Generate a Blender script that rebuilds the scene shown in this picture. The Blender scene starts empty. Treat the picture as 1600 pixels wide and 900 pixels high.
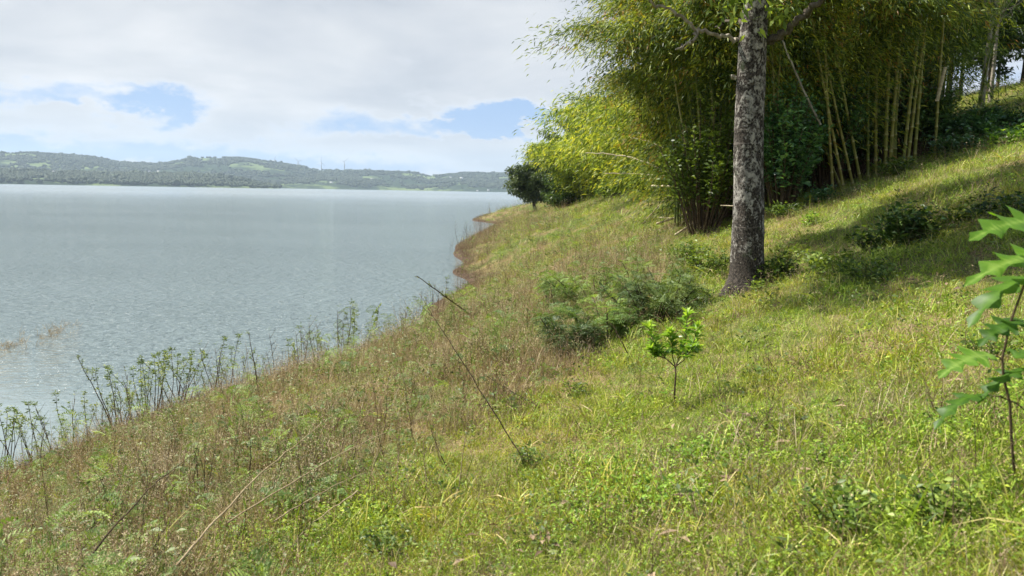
import bpy, math, random
import numpy as np
from mathutils import Vector, Matrix

R = math.radians
sc = bpy.context.scene
COL = sc.collection
rng = np.random.default_rng(7)
random.seed(7)

# ------------------------------------------------------------------ camera
EYE = 5.0            # eye height over the lake surface
F = 1155.0           # focal length in pixels of the 1600 px wide photograph
PITCH, ROLL = 7.45, 1.0
cam_d = bpy.data.cameras.new("camera")
cam = bpy.data.objects.new("camera", cam_d)
COL.objects.link(cam)
CM = Matrix.Rotation(R(90 - PITCH), 3, 'X') @ Matrix.Rotation(R(ROLL), 3, 'Z')
cam.matrix_world = Matrix.Translation((0, 0, EYE)) @ CM.to_4x4()
cam_d.sensor_width = 36.0
cam_d.lens = 36.0 * F / 1600.0
cam_d.clip_start = 0.05
cam_d.clip_end = 30000
cam_d.dof.use_dof = True
cam_d.dof.focus_distance = 12.0
cam_d.dof.aperture_fstop = 3.2
sc.camera = cam

# ------------------------------------------------------------------ light
SUN_AZ, SUN_EL = R(-68), R(54)
to_sun = Vector((math.sin(SUN_AZ) * math.cos(SUN_EL), math.cos(SUN_AZ) * math.cos(SUN_EL), math.sin(SUN_EL)))
sl = bpy.data.lights.new("sun", 'SUN')
sl.energy = 5.0
sl.angle = R(0.6)
sl.color = (1.0, 0.95, 0.86)
so = bpy.data.objects.new("sun", sl)
COL.objects.link(so)
so.rotation_euler = to_sun.to_track_quat('Z', 'Y').to_euler()
so.location = (0, 0, 60)

sc.view_settings.view_transform = 'Standard'
sc.view_settings.look = 'None'
sc.view_settings.gamma = 1
sc.view_settings.exposure = 1.10
sc.cycles.max_bounces = 6
sc.cycles.diffuse_bounces = 3
sc.cycles.glossy_bounces = 2
sc.cycles.transmission_bounces = 3
sc.cycles.transparent_max_bounces = 4
sc.cycles.volume_bounces = 0
sc.cycles.sample_clamp_direct = 4.0
sc.cycles.use_denoising = True
sc.cycles.caustics_reflective = False
sc.cycles.caustics_refractive = False


class NT:
    """small helper to wire shader nodes"""
    def __init__(s, tree):
        s.t = tree; s.n = tree.nodes; s.l = tree.links
    def new(s, kind, **kw):
        n = s.n.new(kind)
        for k, v in kw.items():
            setattr(n, k, v)
        return n
    def put(s, sock, v):
        if v is None: return
        if hasattr(v, 'default_value') or hasattr(v, 'is_linked'):
            s.l.new(v, sock)
        else:
            try: sock.default_value = v
            except Exception: sock.default_value = tuple(v) + (1,)
    def m(s, op, a, b=None, c=None, clamp=False):
        n = s.new('ShaderNodeMath', operation=op, use_clamp=clamp)
        s.put(n.inputs[0], a); s.put(n.inputs[1], b); s.put(n.inputs[2], c)
        return n.outputs[0]
    def mix(s, f, a, b, blend='MIX'):
        n = s.new('ShaderNodeMix', data_type='RGBA', blend_type=blend)
        s.put(n.inputs[0], f)
        for i, v in ((6, a), (7, b)):
            if isinstance(v, (tuple, list)): n.inputs[i].default_value = tuple(v)[:3] + (1,)
            else: s.l.new(v, n.inputs[i])
        return n.outputs[2]
    def noise(s, vec, scale, detail=3, rough=0.5, dist=0.0, dim='3D'):
        n = s.new('ShaderNodeTexNoise', noise_dimensions=dim)
        if vec is not None: s.l.new(vec, n.inputs['Vector'])
        n.inputs['Scale'].default_value = scale
        n.inputs['Detail'].default_value = detail
        n.inputs['Roughness'].default_value = rough
        n.inputs['Distortion'].default_value = dist
        return n.outputs['Fac']
    def ramp(s, f, stops, interp='LINEAR'):
        n = s.new('ShaderNodeValToRGB')
        s.l.new(f, n.inputs[0])
        cr = n.color_ramp; cr.interpolation = interp
        while len(cr.elements) > 1: cr.elements.remove(cr.elements[-1])
        for i, (p, c) in enumerate(stops):
            e = cr.elements[0] if i == 0 else cr.elements.new(p)
            e.position = p
            if not isinstance(c, (tuple, list)): c = (c, c, c)
            e.color = tuple(c)[:3] + (1,)
        return n.outputs[0]
    def smooth(s, v, lo, hi, a=0.0, b=1.0):
        n = s.new('ShaderNodeMapRange', interpolation_type='SMOOTHSTEP')
        s.put(n.inputs[0], v)
        n.inputs[1].default_value = lo; n.inputs[2].default_value = hi
        n.inputs[3].default_value = a; n.inputs[4].default_value = b
        return n.outputs[0]
    def mapping(s, vec, scale=(1, 1, 1), loc=(0, 0, 0), rot=(0, 0, 0)):
        n = s.new('ShaderNodeMapping')
        s.l.new(vec, n.inputs[0])
        n.inputs['Scale'].default_value = scale
        n.inputs['Location'].default_value = loc
        n.inputs['Rotation'].default_value = rot
        return n.outputs[0]


# sky: NISHITA air with a broken layer of cloud (all in world directions)
w = bpy.data.worlds.new("World")
sc.world = w
w.use_nodes = True
w.node_tree.nodes.clear()
g = NT(w.node_tree)
tc = g.new('ShaderNodeTexCoord')
sky = g.new('ShaderNodeTexSky', sky_type='NISHITA')
sky.sun_disc = False
sky.sun_elevation = SUN_EL
sky.sun_rotation = SUN_AZ
sky.altitude = 300
sky.air_density = 1.0
sky.dust_density = 0.6
sky.ozone_density = 1.6
nrm = g.new('ShaderNodeVectorMath', operation='NORMALIZE')
g.l.new(tc.outputs['Generated'], nrm.inputs[0])
sep = g.new('ShaderNodeSeparateXYZ')
g.l.new(nrm.outputs[0], sep.inputs[0])
X, Y, Z = sep.outputs
az = g.m('ARCTAN2', X, Y)
el = g.m('ARCSINE', Z)
zz = g.m('ADD', g.m('MAXIMUM', Z, 0.0), 0.13)
comb = g.new('ShaderNodeCombineXYZ')
g.l.new(g.m('DIVIDE', X, zz), comb.inputs[0])
g.l.new(g.m('DIVIDE', Y, zz), comb.inputs[1])
deck = comb.outputs[0]
# direction-space vector, stretched sideways, for the cumulus edges low in the sky
comb2 = g.new('ShaderNodeCombineXYZ')
g.l.new(az, comb2.inputs[0]); g.l.new(g.m('MULTIPLY', el, 2.0), comb2.inputs[1])
dirv = comb2.outputs[0]
n_big = g.noise(deck, 0.9, 5, 0.55, 0.3)
n_puff = g.noise(dirv, 11.0, 7, 0.6, 0.15)
n_soft = g.noise(dirv, 3.2, 4, 0.5, 0.4)


def azel(px, py):
    d = CM @ Vector(((px - 800) / F, -(py - 450) / F, -1))
    d.normalize()
    return math.atan2(d.x, d.y), math.asin(d.z)


holes = [(15, 152, 90, 17, .8), (215, 160, 70, 26, .85), (60, 232, 330, 17, 1.1), (430, 262, 300, 14, .95), (240, 175, 40, 20, .5),
         (705, 190, 110, 22, 1.0), (800, 180, 80, 16, .9), (545, 205, 110, 18, .62), (745, 214, 60, 16, .75), (890, 178, 90, 15, 1.0),
         (960, 172, 60, 16, 1.0), (820, 205, 60, 12, .7), (1120, 190, 120, 40, .9), (1500, 120, 260, 30, .5), (868, 190, 34, 20, -1.3), (640, 222, 90, 14, -.7), (770, 224, 50, 14, -.9), (905, 205, 30, 12, -.8), (655, 176, 40, 10, -.6), (120, 172, 60, 10, -.6), (180, 235, 60, 10, -.4)]
wa = g.m('ADD', az, g.m('MULTIPLY', g.m('SUBTRACT', g.noise(dirv, 9.0, 7, 0.65), 0.5), 0.34))
we = g.m('ADD', el, g.m('MULTIPLY', g.m('SUBTRACT', g.noise(g.mapping(dirv, loc=(3, 7, 1)), 12.0, 6, 0.62), 0.5), 0.085))
acc = None
for px, py, sx, sy, k in holes:
    a0, e0 = azel(px, py)
    u = g.m('DIVIDE', g.m('SUBTRACT', wa, a0), sx / F)
    v = g.m('DIVIDE', g.m('SUBTRACT', we, e0), sy / F)
    q = g.m('ADD', g.m('MULTIPLY', u, u), g.m('MULTIPLY', v, v))
    e_ = g.m('MULTIPLY', g.m('EXPONENT', g.m('MULTIPLY', q, -1.0)), k)
    acc = e_ if acc is None else g.m('ADD', acc, e_)
# unseen gaps added overhead and behind the camera to lower the fill light
n_over = g.smooth(g.noise(deck, 1.6, 5, 0.6, 0.2), 0.40, 0.56, 0.0, 1.0)
over = g.m('MULTIPLY', n_over, g.smooth(el, 0.36, 0.6, 0.0, 1.6))
acc = g.m('ADD', acc, over)
gap = g.m('ADD', acc, g.m('MULTIPLY', g.m('SUBTRACT', n_puff, 0.5), 1.3))
gapm = g.smooth(gap, 0.16, 0.92, 0.0, 1.0)
# cloud tone: grey undersides and bright tops
tone = g.m('ADD', g.m('MULTIPLY', n_big, 0.55), g.m('MULTIPLY', n_soft, 0.45))
cl = g.ramp(tone, [(0.34, (4.7, 5.15, 5.8)), (0.46, (6.0, 6.35, 6.9)), (0.55, (7.1, 7.35, 7.7)), (0.66, (8.9, 8.95, 9.1))])
rim = g.smooth(gap, 0.08, 0.42, 0.0, 1.0)
cl = g.mix(g.m('MULTIPLY', rim, 0.6), cl, (8.6, 8.8, 9.1))
low = g.smooth(el, 0.015, 0.11, 1.0, 0.0)
cl = g.mix(g.m('MULTIPLY', low, 0.5), cl, (6.6, 7.2, 7.9))
cl = g.mix(g.smooth(el, 0.5, 0.95, 0.0, 0.75), cl, (1.6, 1.8, 2.1))  # clouds high overhead, out of view, darkened to cut the sky fill
blue = g.mix(0.72, sky.outputs[0], (3.0, 5.0, 8.8))
skycol = g.mix(g.m('MULTIPLY', gapm, 0.93), cl, blue)
bg = g.new('ShaderNodeBackground')
g.l.new(skycol, bg.inputs[0])
bg.inputs[1].default_value = 0.05
wo = g.new('ShaderNodeOutputWorld')
g.l.new(bg.outputs[0], wo.inputs[0])
w.cycles.sampling_method = 'MANUAL'
w.cycles.sample_map_resolution = 512


# ------------------------------------------------------------------ materials
def mat(name):
    m = bpy.data.materials.new(name)
    m.use_nodes = True
    m.node_tree.nodes.clear()
    q = NT(m.node_tree)
    out = q.new('ShaderNodeOutputMaterial')
    return m, q, out


def leaf_mat(name, stops, transl=0.35, rough=0.5, tcol=None, patch=None, patch_scale=0.4, jitter=0.35, spec=0.35):
    """leaf colour from the per-leaf 'tint' value, varied per plant and in patches over the land"""
    m, q, out = mat(name)
    at = q.new('ShaderNodeAttribute', attribute_name='tint')
    col = q.ramp(at.outputs['Fac'], stops)
    geo = q.new('ShaderNodeNewGeometry')
    if patch:
        n = q.noise(geo.outputs['Position'], patch_scale, 3, 0.6)
        col = q.mix(q.smooth(n, 0.42, 0.62, 0.0, 0.75), col, patch, 'MULTIPLY')
    oi = q.new('ShaderNodeObjectInfo')
    v = q.m('MULTIPLY_ADD', oi.outputs['Random'], jitter, 1 - jitter / 2)
    hs = q.new('ShaderNodeHueSaturation')
    q.put(hs.inputs['Value'], v)
    q.l.new(col, hs.inputs['Color'])
    col = hs.outputs[0]
    b = q.new('ShaderNodeBsdfPrincipled')
    q.l.new(col, b.inputs['Base Color'])
    b.inputs['Roughness'].default_value = rough
    b.inputs['Specular IOR Level'].default_value = spec
    if transl > 0:
        t = q.new('ShaderNodeBsdfTranslucent')
        tc_ = q.mix(1.0, col, tcol or (1.25, 1.2, 0.55), 'MULTIPLY')
        q.l.new(tc_, t.inputs[0])
        mx = q.new('ShaderNodeMixShader')
        mx.inputs[0].default_value = transl
        q.l.new(b.outputs[0], mx.inputs[1]); q.l.new(t.outputs[0], mx.inputs[2])
        q.l.new(mx.outputs[0], out.inputs[0])
    else:
        q.l.new(b.outputs[0], out.inputs[0])
    return m


def bark_mat(name, c1, c2, scale=6.0, bump=0.4, stretch=0.35, rough=0.9, lo=0.4, hi=0.6):
    m, q, out = mat(name)
    tcn = q.new('ShaderNodeTexCoord')
    v = q.mapping(tcn.outputs['Object'], (1, 1, stretch))
    n1 = q.noise(v, scale, 5, 0.65, 0.3)
    n2 = q.noise(v, scale * 5, 3, 0.6)
    f = q.smooth(q.m('MULTIPLY_ADD', n2, 0.4, q.m('MULTIPLY', n1, 0.75)), lo, hi + 0.12)
    col = q.mix(f, c1, c2)
    b = q.new('ShaderNodeBsdfPrincipled')
    q.l.new(col, b.inputs['Base Color'])
    b.inputs['Roughness'].default_value = rough
    b.inputs['Specular IOR Level'].default_value = 0.2
    bp = q.new('ShaderNodeBump'); bp.inputs['Strength'].default_value = bump; bp.inputs['Distance'].default_value = 0.02
    q.l.new(n2, bp.inputs['Height']); q.l.new(bp.outputs[0], b.inputs['Normal'])
    q.l.new(b.outputs[0], out.inputs[0])
    return m


def tint_mat(name, stops, rough=0.5, spec=0.3):
    m, q, out = mat(name)
    at = q.new('ShaderNodeAttribute', attribute_name='tint')
    col = q.ramp(at.outputs['Fac'], stops)
    geo = q.new('ShaderNodeNewGeometry')
    n = q.noise(geo.outputs['Position'], 14, 3, 0.6)
    col = q.mix(q.smooth(n, 0.35, 0.7, 0.0, 0.5), col, (0.45, 0.42, 0.36), 'MULTIPLY')
    b = q.new('ShaderNodeBsdfPrincipled')
    q.l.new(col, b.inputs['Base Color'])
    b.inputs['Roughness'].default_value = rough
    b.inputs['Specular IOR Level'].default_value = spec
    q.l.new(b.outputs[0], out.inputs[0])
    return m


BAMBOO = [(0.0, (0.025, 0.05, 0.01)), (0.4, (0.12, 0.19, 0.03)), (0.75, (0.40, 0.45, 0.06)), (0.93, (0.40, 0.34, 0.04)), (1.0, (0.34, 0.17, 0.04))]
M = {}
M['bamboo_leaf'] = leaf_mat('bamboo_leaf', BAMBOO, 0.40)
M['bamboo_yellow'] = leaf_mat('bamboo_yellow', [(0.0, (0.05, 0.08, 0.012)), (0.35, (0.15, 0.22, 0.03)), (0.75, (0.38, 0.43, 0.06)), (1.0, (0.60, 0.56, 0.07))], 0.48)
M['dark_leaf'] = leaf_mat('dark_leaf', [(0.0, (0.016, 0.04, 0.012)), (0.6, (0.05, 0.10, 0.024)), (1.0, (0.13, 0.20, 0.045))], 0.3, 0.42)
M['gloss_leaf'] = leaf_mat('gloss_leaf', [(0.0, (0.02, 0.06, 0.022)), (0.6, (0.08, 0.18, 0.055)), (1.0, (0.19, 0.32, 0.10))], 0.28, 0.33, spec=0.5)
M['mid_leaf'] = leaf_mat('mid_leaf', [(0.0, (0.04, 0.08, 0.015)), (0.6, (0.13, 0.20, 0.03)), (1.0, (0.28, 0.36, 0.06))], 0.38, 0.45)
M['cape_leaf'] = leaf_mat('cape_leaf', [(0.0, (0.035, 0.06, 0.02)), (0.6, (0.09, 0.13, 0.04)), (1.0, (0.20, 0.26, 0.07))], 0.32, 0.5)
M['feather_leaf'] = leaf_mat('feather_leaf', [(0.0, (0.06, 0.11, 0.03)), (0.6, (0.16, 0.25, 0.055)), (1.0, (0.33, 0.42, 0.09))], 0.35, 0.55)
M['feather_dark'] = leaf_mat('feather_dark', [(0.0, (0.045, 0.085, 0.03)), (0.6, (0.12, 0.185, 0.05)), (1.0, (0.25, 0.32, 0.08))], 0.28, 0.5)
M['bright_leaf'] = leaf_mat('bright_leaf', [(0.0, (0.05, 0.12, 0.02)), (0.5, (0.18, 0.32, 0.04)), (1.0, (0.36, 0.50, 0.07))], 0.45, 0.32, spec=0.5)
M['broad_leaf'] = leaf_mat('broad_leaf', [(0.0, (0.05, 0.12, 0.015)), (0.7, (0.13, 0.26, 0.03)), (1.0, (0.30, 0.44, 0.10))], 0.6, 0.45, tcol=(1.7, 1.6, 0.4), jitter=0.0)
M['weed_leaf'] = leaf_mat('weed_leaf', [(0.0, (0.06, 0.10, 0.03)), (0.6, (0.16, 0.22, 0.05)), (1.0, (0.30, 0.34, 0.08))], 0.35, 0.5)
M['grass'] = leaf_mat('grass', [(0.0, (0.055, 0.11, 0.015)), (0.5, (0.22, 0.33, 0.035)), (0.85, (0.42, 0.50, 0.07)), (1.0, (0.46, 0.40, 0.15))], 0.30, 0.45,
                      patch=(1.15, 0.9, 0.8), patch_scale=0.55, jitter=0.6)
M['herb'] = leaf_mat('herb', [(0.0, (0.05, 0.12, 0.02)), (0.6, (0.18, 0.33, 0.04)), (1.0, (0.38, 0.52, 0.07))], 0.33, 0.5,
                     patch=(1.2, 0.95, 0.8), patch_scale=0.7, spec=0.25)
M['straw'] = leaf_mat('straw', [(0.0, (0.15, 0.10, 0.055)), (0.5, (0.34, 0.26, 0.145)), (1.0, (0.55, 0.46, 0.29))], 0.2, 0.6, tcol=(1.1, 1, .8),
                      patch=(0.85, 0.76, 0.6), patch_scale=0.8)
M['dead'] = leaf_mat('dead', [(0.0, (0.07, 0.045, 0.028)), (0.5, (0.18, 0.12, 0.07)), (1.0, (0.38, 0.28, 0.17))], 0.15, 0.7, tcol=(1.1, 1, .8))
M['culm'] = tint_mat('culm', [(0.0, (0.07, 0.10, 0.02)), (0.5, (0.17, 0.19, 0.035)), (0.8, (0.32, 0.28, 0.07)), (1.0, (0.40, 0.36, 0.16))], 0.4)
M['dry_culm'] = tint_mat('dry_culm', [(0.0, (0.30, 0.24, 0.13)), (1.0, (0.58, 0.50, 0.34))], 0.5)
M['twig'] = bark_mat('twig', (0.035, 0.022, 0.014), (0.12, 0.085, 0.05), 20, 0.2)
M['stem_dry'] = bark_mat('stem_dry', (0.20, 0.14, 0.08), (0.42, 0.33, 0.20), 14, 0.2)
M['stem_green'] = bark_mat('stem_green', (0.05, 0.07, 0.02), (0.13, 0.14, 0.05), 12, 0.1)
M['bark_dark'] = bark_mat('bark_dark', (0.03, 0.024, 0.018), (0.12, 0.10, 0.075), 5, 0.6)
M['bark_pale'] = bark_mat('bark_pale', (0.12, 0.10, 0.075), (0.36, 0.32, 0.26), 4, 0.5)


def lichen_bark():
    m, q, out = mat('lichen_bark')
    tcn = q.new('ShaderNodeTexCoord')
    P = tcn.outputs['Object']
    v = q.mapping(P, (1, 1, 0.75))
    n1 = q.noise(v, 13.0, 6, 0.7, 0.5)
    n2 = q.noise(v, 42.0, 4, 0.6, 0.2)
    n3 = q.noise(v, 1.8, 4, 0.6, 0.6)
    rings = q.noise(q.mapping(P, (0.6, 0.6, 7.0)), 2.5, 4, 0.6, 0.4)
    sepn = q.new('ShaderNodeSeparateXYZ'); q.l.new(P, sepn.inputs[0])
    h = sepn.outputs[2]
    base = q.mix(q.smooth(n2, 0.38, 0.62), (0.018, 0.015, 0.012), (0.075, 0.062, 0.05))
    f = q.m('MULTIPLY_ADD', n2, 0.35, q.m('MULTIPLY', n1, 0.8))
    f = q.m('MULTIPLY_ADD', q.m('SUBTRACT', n3, 0.5), 0.5, f)
    low = q.smooth(h, 0.05, 0.55, -0.22, 0.0)
    f = q.m('ADD', f, low)
    lich = q.mix(q.smooth(n1, 0.40, 0.70), (0.13, 0.12, 0.105), (0.37, 0.345, 0.30))
    col = q.mix(q.smooth(f, 0.54, 0.66), base, lich)
    col = q.mix(q.smooth(rings, 0.64, 0.70, 0.0, 0.25), col, (0.36, 0.31, 0.27))
    col = q.mix(q.smooth(q.noise(v, 5.0, 3, 0.6), 0.60, 0.72, 0.0, 0.7), col, (0.035, 0.05, 0.02))
    b = q.new('ShaderNodeBsdfPrincipled')
    q.l.new(col, b.inputs['Base Color'])
    b.inputs['Roughness'].default_value = 0.88
    b.inputs['Specular IOR Level'].default_value = 0.2
    bp = q.new('ShaderNodeBump'); bp.inputs['Strength'].default_value = 0.8; bp.inputs['Distance'].default_value = 0.02
    hh = q.m('ADD', q.m('MULTIPLY', n2, 0.6), q.m('ADD', q.m('MULTIPLY', rings, 0.8), n1))
    q.l.new(hh, bp.inputs['Height']); q.l.new(bp.outputs[0], b.inputs['Normal'])
    q.l.new(b.outputs[0], out.inputs[0])
    return m


M['lichen_bark'] = lichen_bark()


# ------------------------------------------------------------------ mesh builder
class MB:
    def __init__(s):
        s.v = []; s.q = []; s.t = []; s.tv = []; s.n = 0
    def add(s, verts, quads=None, tris=None, tint=0.5):
        verts = np.asarray(verts, dtype=np.float64).reshape(-1, 3)
        s.v.append(verts)
        s.tv.append(np.broadcast_to(np.asarray(tint, dtype=np.float64).ravel(), (len(verts),)) if np.ndim(tint) == 0 or np.size(tint) == 1 else np.asarray(tint, dtype=np.float64).ravel())
        if quads is not None and len(quads): s.q.append(np.asarray(quads, dtype=np.int64).reshape(-1, 4) + s.n)
        if tris is not None and len(tris): s.t.append(np.asarray(tris, dtype=np.int64).reshape(-1, 3) + s.n)
        s.n += len(verts)
    def tube(s, path, radii, sides=6, tint=0.5, cap=True):
        p = np.asarray(path, dtype=np.float64); k = len(p)
        r = np.broadcast_to(np.asarray(radii, dtype=np.float64), (k,))
        tn = np.gradient(p, axis=0); tn /= np.linalg.norm(tn, axis=1)[:, None] + 1e-9
        ref = np.array([0.0, 1.0, 0.0]) if abs(tn[0, 1]) < 0.85 else np.array([1.0, 0, 0])
        a = np.cross(tn, ref); a /= np.linalg.norm(a, axis=1)[:, None] + 1e-9
        b = np.cross(tn, a)
        th = np.arange(sides) / sides * 2 * math.pi
        vv = p[:, None, :] + r[:, None, None] * (a[:, None, :] * np.cos(th)[None, :, None] + b[:, None, :] * np.sin(th)[None, :, None])
        idx = np.arange(k * sides).reshape(k, sides)
        i0 = idx[:-1]; i1 = idx[1:]
        qd = np.stack([i0, np.roll(i0, -1, 1), np.roll(i1, -1, 1), i1], -1).reshape(-1, 4)
        t = tint if np.ndim(tint) == 0 else np.repeat(np.asarray(tint), sides)
        tris = []
        if cap:
            e = idx[-1]
            tris = [(e[0], e[j], e[j + 1]) for j in range(1, sides - 1)]
        s.add(vv.reshape(-1, 3), qd, tris, t)
    def leaves(s, P, D, L, W, tint, up=None, fold=0.25, roll=0.9, droop=0.12):
        """N folded leaves: 5 points and two faces each"""
        N = len(P)
        if N == 0: return
        P = np.asarray(P, float); D = np.asarray(D, float)
        D = D / (np.linalg.norm(D, axis=1)[:, None] + 1e-9)
        L = np.broadcast_to(np.asarray(L, float), (N,))[:, None]; W = np.broadcast_to(np.asarray(W, float), (N,))[:, None]
        U = np.array([0, 0, 1.0]) + rng.normal(0, roll, (N, 3))
        S = np.cross(D, U); S /= np.linalg.norm(S, axis=1)[:, None] + 1e-9
        Nn = np.cross(S, D)
        down = np.array([0, 0, -1.0])
        base = P
        c = P + D * L * 0.45
        l = c + S * W * 0.5 + Nn * W * fold * 0.5
        r = c - S * W * 0.5 + Nn * W * fold * 0.5
        tip = P + D * L + down * L * droop
        vv = np.stack([base, r, tip, l, c], 1).reshape(-1, 3)
        o = (np.arange(N) * 5)[:, None]
        qd = np.concatenate([o + np.array([[0, 1, 2, 4]]), o + np.array([[0, 4, 2, 3]])], 0)
        t = np.broadcast_to(np.asarray(tint, float), (N,))
        s.add(vv, qd, None, np.repeat(t, 5))
    def blades(s, P, D, L, W, tint, bend=0.6, segs=3):
        """N arching grass blades, D the start direction, bending towards the ground"""
        N = len(P); P = np.asarray(P, float); D = np.asarray(D, float)
        D = D / (np.linalg.norm(D, axis=1)[:, None] + 1e-9)
        L = np.broadcast_to(np.asarray(L, float), (N,)); W = np.broadcast_to(np.asarray(W, float), (N,)); bend = np.broadcast_to(np.asarray(bend, float), (N,))
        S = np.cross(D, rng.normal(0, 1, (N, 3))); S /= np.linalg.norm(S, axis=1)[:, None] + 1e-9
        rows = []
        H2 = D.copy(); H2[:, 2] = 0
        for k in range(segs + 1):
            t = k / segs
            c = P + D * (L * t)[:, None] + H2 * (L * bend * t * t * .5)[:, None]
            c[:, 2] -= L * bend * t * t * 0.7
            wd = (W * (1 - t) ** 0.7 * (0.75 + 0.6 * t) + 0.0004) * 0.5
            rows.append(c - S * wd[:, None]); rows.append(c + S * wd[:, None])
        vv = np.stack(rows, 1).reshape(-1, 3)
        nv = 2 * (segs + 1)
        o = (np.arange(N) * nv)[:, None]
        qd = np.concatenate([o + np.array([[2 * k, 2 * k + 1, 2 * k + 3, 2 * k + 2]]) for k in range(segs)], 0)
        s.add(vv, qd, None, np.repeat(np.broadcast_to(np.asarray(tint, float), (N,)), nv))
    def box(s, lo, hi, tint=0.5):
        x0, y0, z0 = lo; x1, y1, z1 = hi
        v = [(x0, y0, z0), (x1, y0, z0), (x1, y1, z0), (x0, y1, z0), (x0, y0, z1), (x1, y0, z1), (x1, y1, z1), (x0, y1, z1)]
        s.add(v, [(0, 3, 2, 1), (4, 5, 6, 7), (0, 1, 5, 4), (1, 2, 6, 5), (2, 3, 7, 6), (3, 0, 4, 7)], None, tint)
    def mesh(s, name, m, smooth=False):
        me = bpy.data.meshes.new(name)
        v = np.concatenate(s.v) if s.v else np.zeros((0, 3))
        q = np.concatenate(s.q) if s.q else np.zeros((0, 4), int)
        t = np.concatenate(s.t) if s.t else np.zeros((0, 3), int)
        me.vertices.add(len(v)); me.vertices.foreach_set('co', v.astype(np.float32).ravel())
        li = np.concatenate([q.ravel(), t.ravel()])
        me.loops.add(len(li)); me.loops.foreach_set('vertex_index', li.astype(np.int32))
        me.polygons.add(len(q) + len(t))
        st = np.concatenate([np.arange(len(q)) * 4, len(q) * 4 + np.arange(len(t)) * 3])
        me.polygons.foreach_set('loop_start', st.astype(np.int32))
        if smooth: me.polygons.foreach_set('use_smooth', np.ones(len(q) + len(t), bool))
        at = me.attributes.new('tint', 'FLOAT', 'POINT')
        at.data.foreach_set('value', np.concatenate(s.tv).astype(np.float32))
        me.materials.append(m)
        me.update(calc_edges=True)
        return me
    def build(s, name, m, parent=None, smooth=False, loc=None):
        o = bpy.data.objects.new(name, s.mesh(name, m, smooth))
        COL.objects.link(o)
        if parent is not None: o.parent = parent
        if loc is not None: o.location = loc
        return o


def tag(o, label=None, cat=None, group=None, kind=None):
    if label: o['label'] = label
    if cat: o['category'] = cat
    if group: o['group'] = group
    if kind: o['kind'] = kind
    return o


def thing(name, loc, label, cat, group=None, rz=0.0, scale=1.0):
    o = bpy.data.objects.new(name, None)
    COL.objects.link(o)
    o.location = loc; o.rotation_euler = (0, 0, rz); o.scale = (scale,) * 3
    o.empty_display_size = 0.2
    return tag(o, label, cat, group)


def copy_tree(o, parent=None):
    c = o.copy(); COL.objects.link(c)
    if parent is not None: c.parent = parent
    for ch in list(o.children): copy_tree(ch, c)
    return c


def rand_dirs(n, zmin=-1.0, zmax=1.0):
    z = rng.uniform(zmin, zmax, n); a = rng.uniform(0, 2 * math.pi, n); r = np.sqrt(np.maximum(0, 1 - z * z))
    return np.stack([r * np.cos(a), r * np.sin(a), z], 1)


def hash2(ix, iy, seed):
    h = (ix * 374761393 + iy * 668265263 + seed * 982451653) & 0xFFFFFFFF
    h = ((h ^ (h >> 13)) * 1274126177) & 0xFFFFFFFF
    return ((h ^ (h >> 16)) & 0xFFFF) / 65535.0


def vnoise(x, y, scale=1.0, octaves=3, seed=1):
    x = np.asarray(x, float) * scale; y = np.asarray(y, float) * scale
    tot = 0; amp = 1; norm = 0
    for o in range(octaves):
        ix = np.floor(x).astype(np.int64); iy = np.floor(y).astype(np.int64)
        fx = x - ix; fy = y - iy; fx = fx * fx * (3 - 2 * fx); fy = fy * fy * (3 - 2 * fy)
        a = hash2(ix, iy, seed + o); b = hash2(ix + 1, iy, seed + o); c = hash2(ix, iy + 1, seed + o); d = hash2(ix + 1, iy + 1, seed + o)
        tot = tot + amp * ((a * (1 - fx) + b * fx) * (1 - fy) + (c * (1 - fx) + d * fx) * fy)
        norm += amp; amp *= 0.5; x = x * 2.03 + 5.1; y = y * 2.03 + 3.7
    return tot / norm


# ------------------------------------------------------------------ terrain of the near bank
def ray(px, py):
    return CM @ Vector(((px - 800) / F, -(py - 450) / F, -1))


def at(px, py, Yd):
    d = ray(px, py)
    k = Yd / d.y
    return Vector((d.x * k, Yd, EYE + d.z * k))


def on_water(px, py):
    d = ray(px, py); k = -EYE / d.z
    return Vector((d.x * k, d.y * k, 0))


shore_px = [(0, 742), (60, 722), (110, 704), (160, 686), (210, 660), (260, 643), (350, 622), (430, 600), (470, 588), (520, 566), (590, 548), (640, 530), (655, 505), (665, 482),
            (700, 462), (728, 438), (722, 415), (709, 398), (712, 383), (735, 370), (762, 358), (772, 350), (767, 338), (790, 326.5)]
shore = [on_water(*p) for p in shore_px]
shore_w = [(-17.0, -14), (-13.5, -4), (-11.5, 3), (-10.2, 8)] + [(p.x, p.y) for p in shore] + [(1.5, 235), (22, 262), (60, 290), (140, 320)]
ctrl = [(x, y, 0.0) for x, y in shore_w]
sw = np.array(shore_w)
tg = np.gradient(sw, axis=0); nl = np.stack([-tg[:, 1], tg[:, 0]], 1); nl /= np.linalg.norm(nl, axis=1)[:, None]
for k, (p, n) in enumerate(zip(sw, nl)):
    d = 2.0 + 0.04 * abs(p[1])
    q = p + n * d * 1.6
    ctrl.append((q[0], q[1], -0.5 * d))
    q2 = p - n * 1.2
    if 4 <= k < 22: ctrl.append((q2[0], q2[1], 0.42))
ctrl += [(0, 0, 3.35), (0, -10, 3.7), (6, 0, 5.1), (6, -10, 5.5), (-6, 0, 1.9), (-6, -10, 2.4), (-4.6, 6, 1.75), (-6.5, 7.5, 1.05), (-2.6, 4, 2.55), (3, 4, 3.95), (14, 4, 7.1), (20, -10, 9),
         (1.2, 2.5, 3.55), (-3.6, 10.5, 1.9)]
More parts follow.
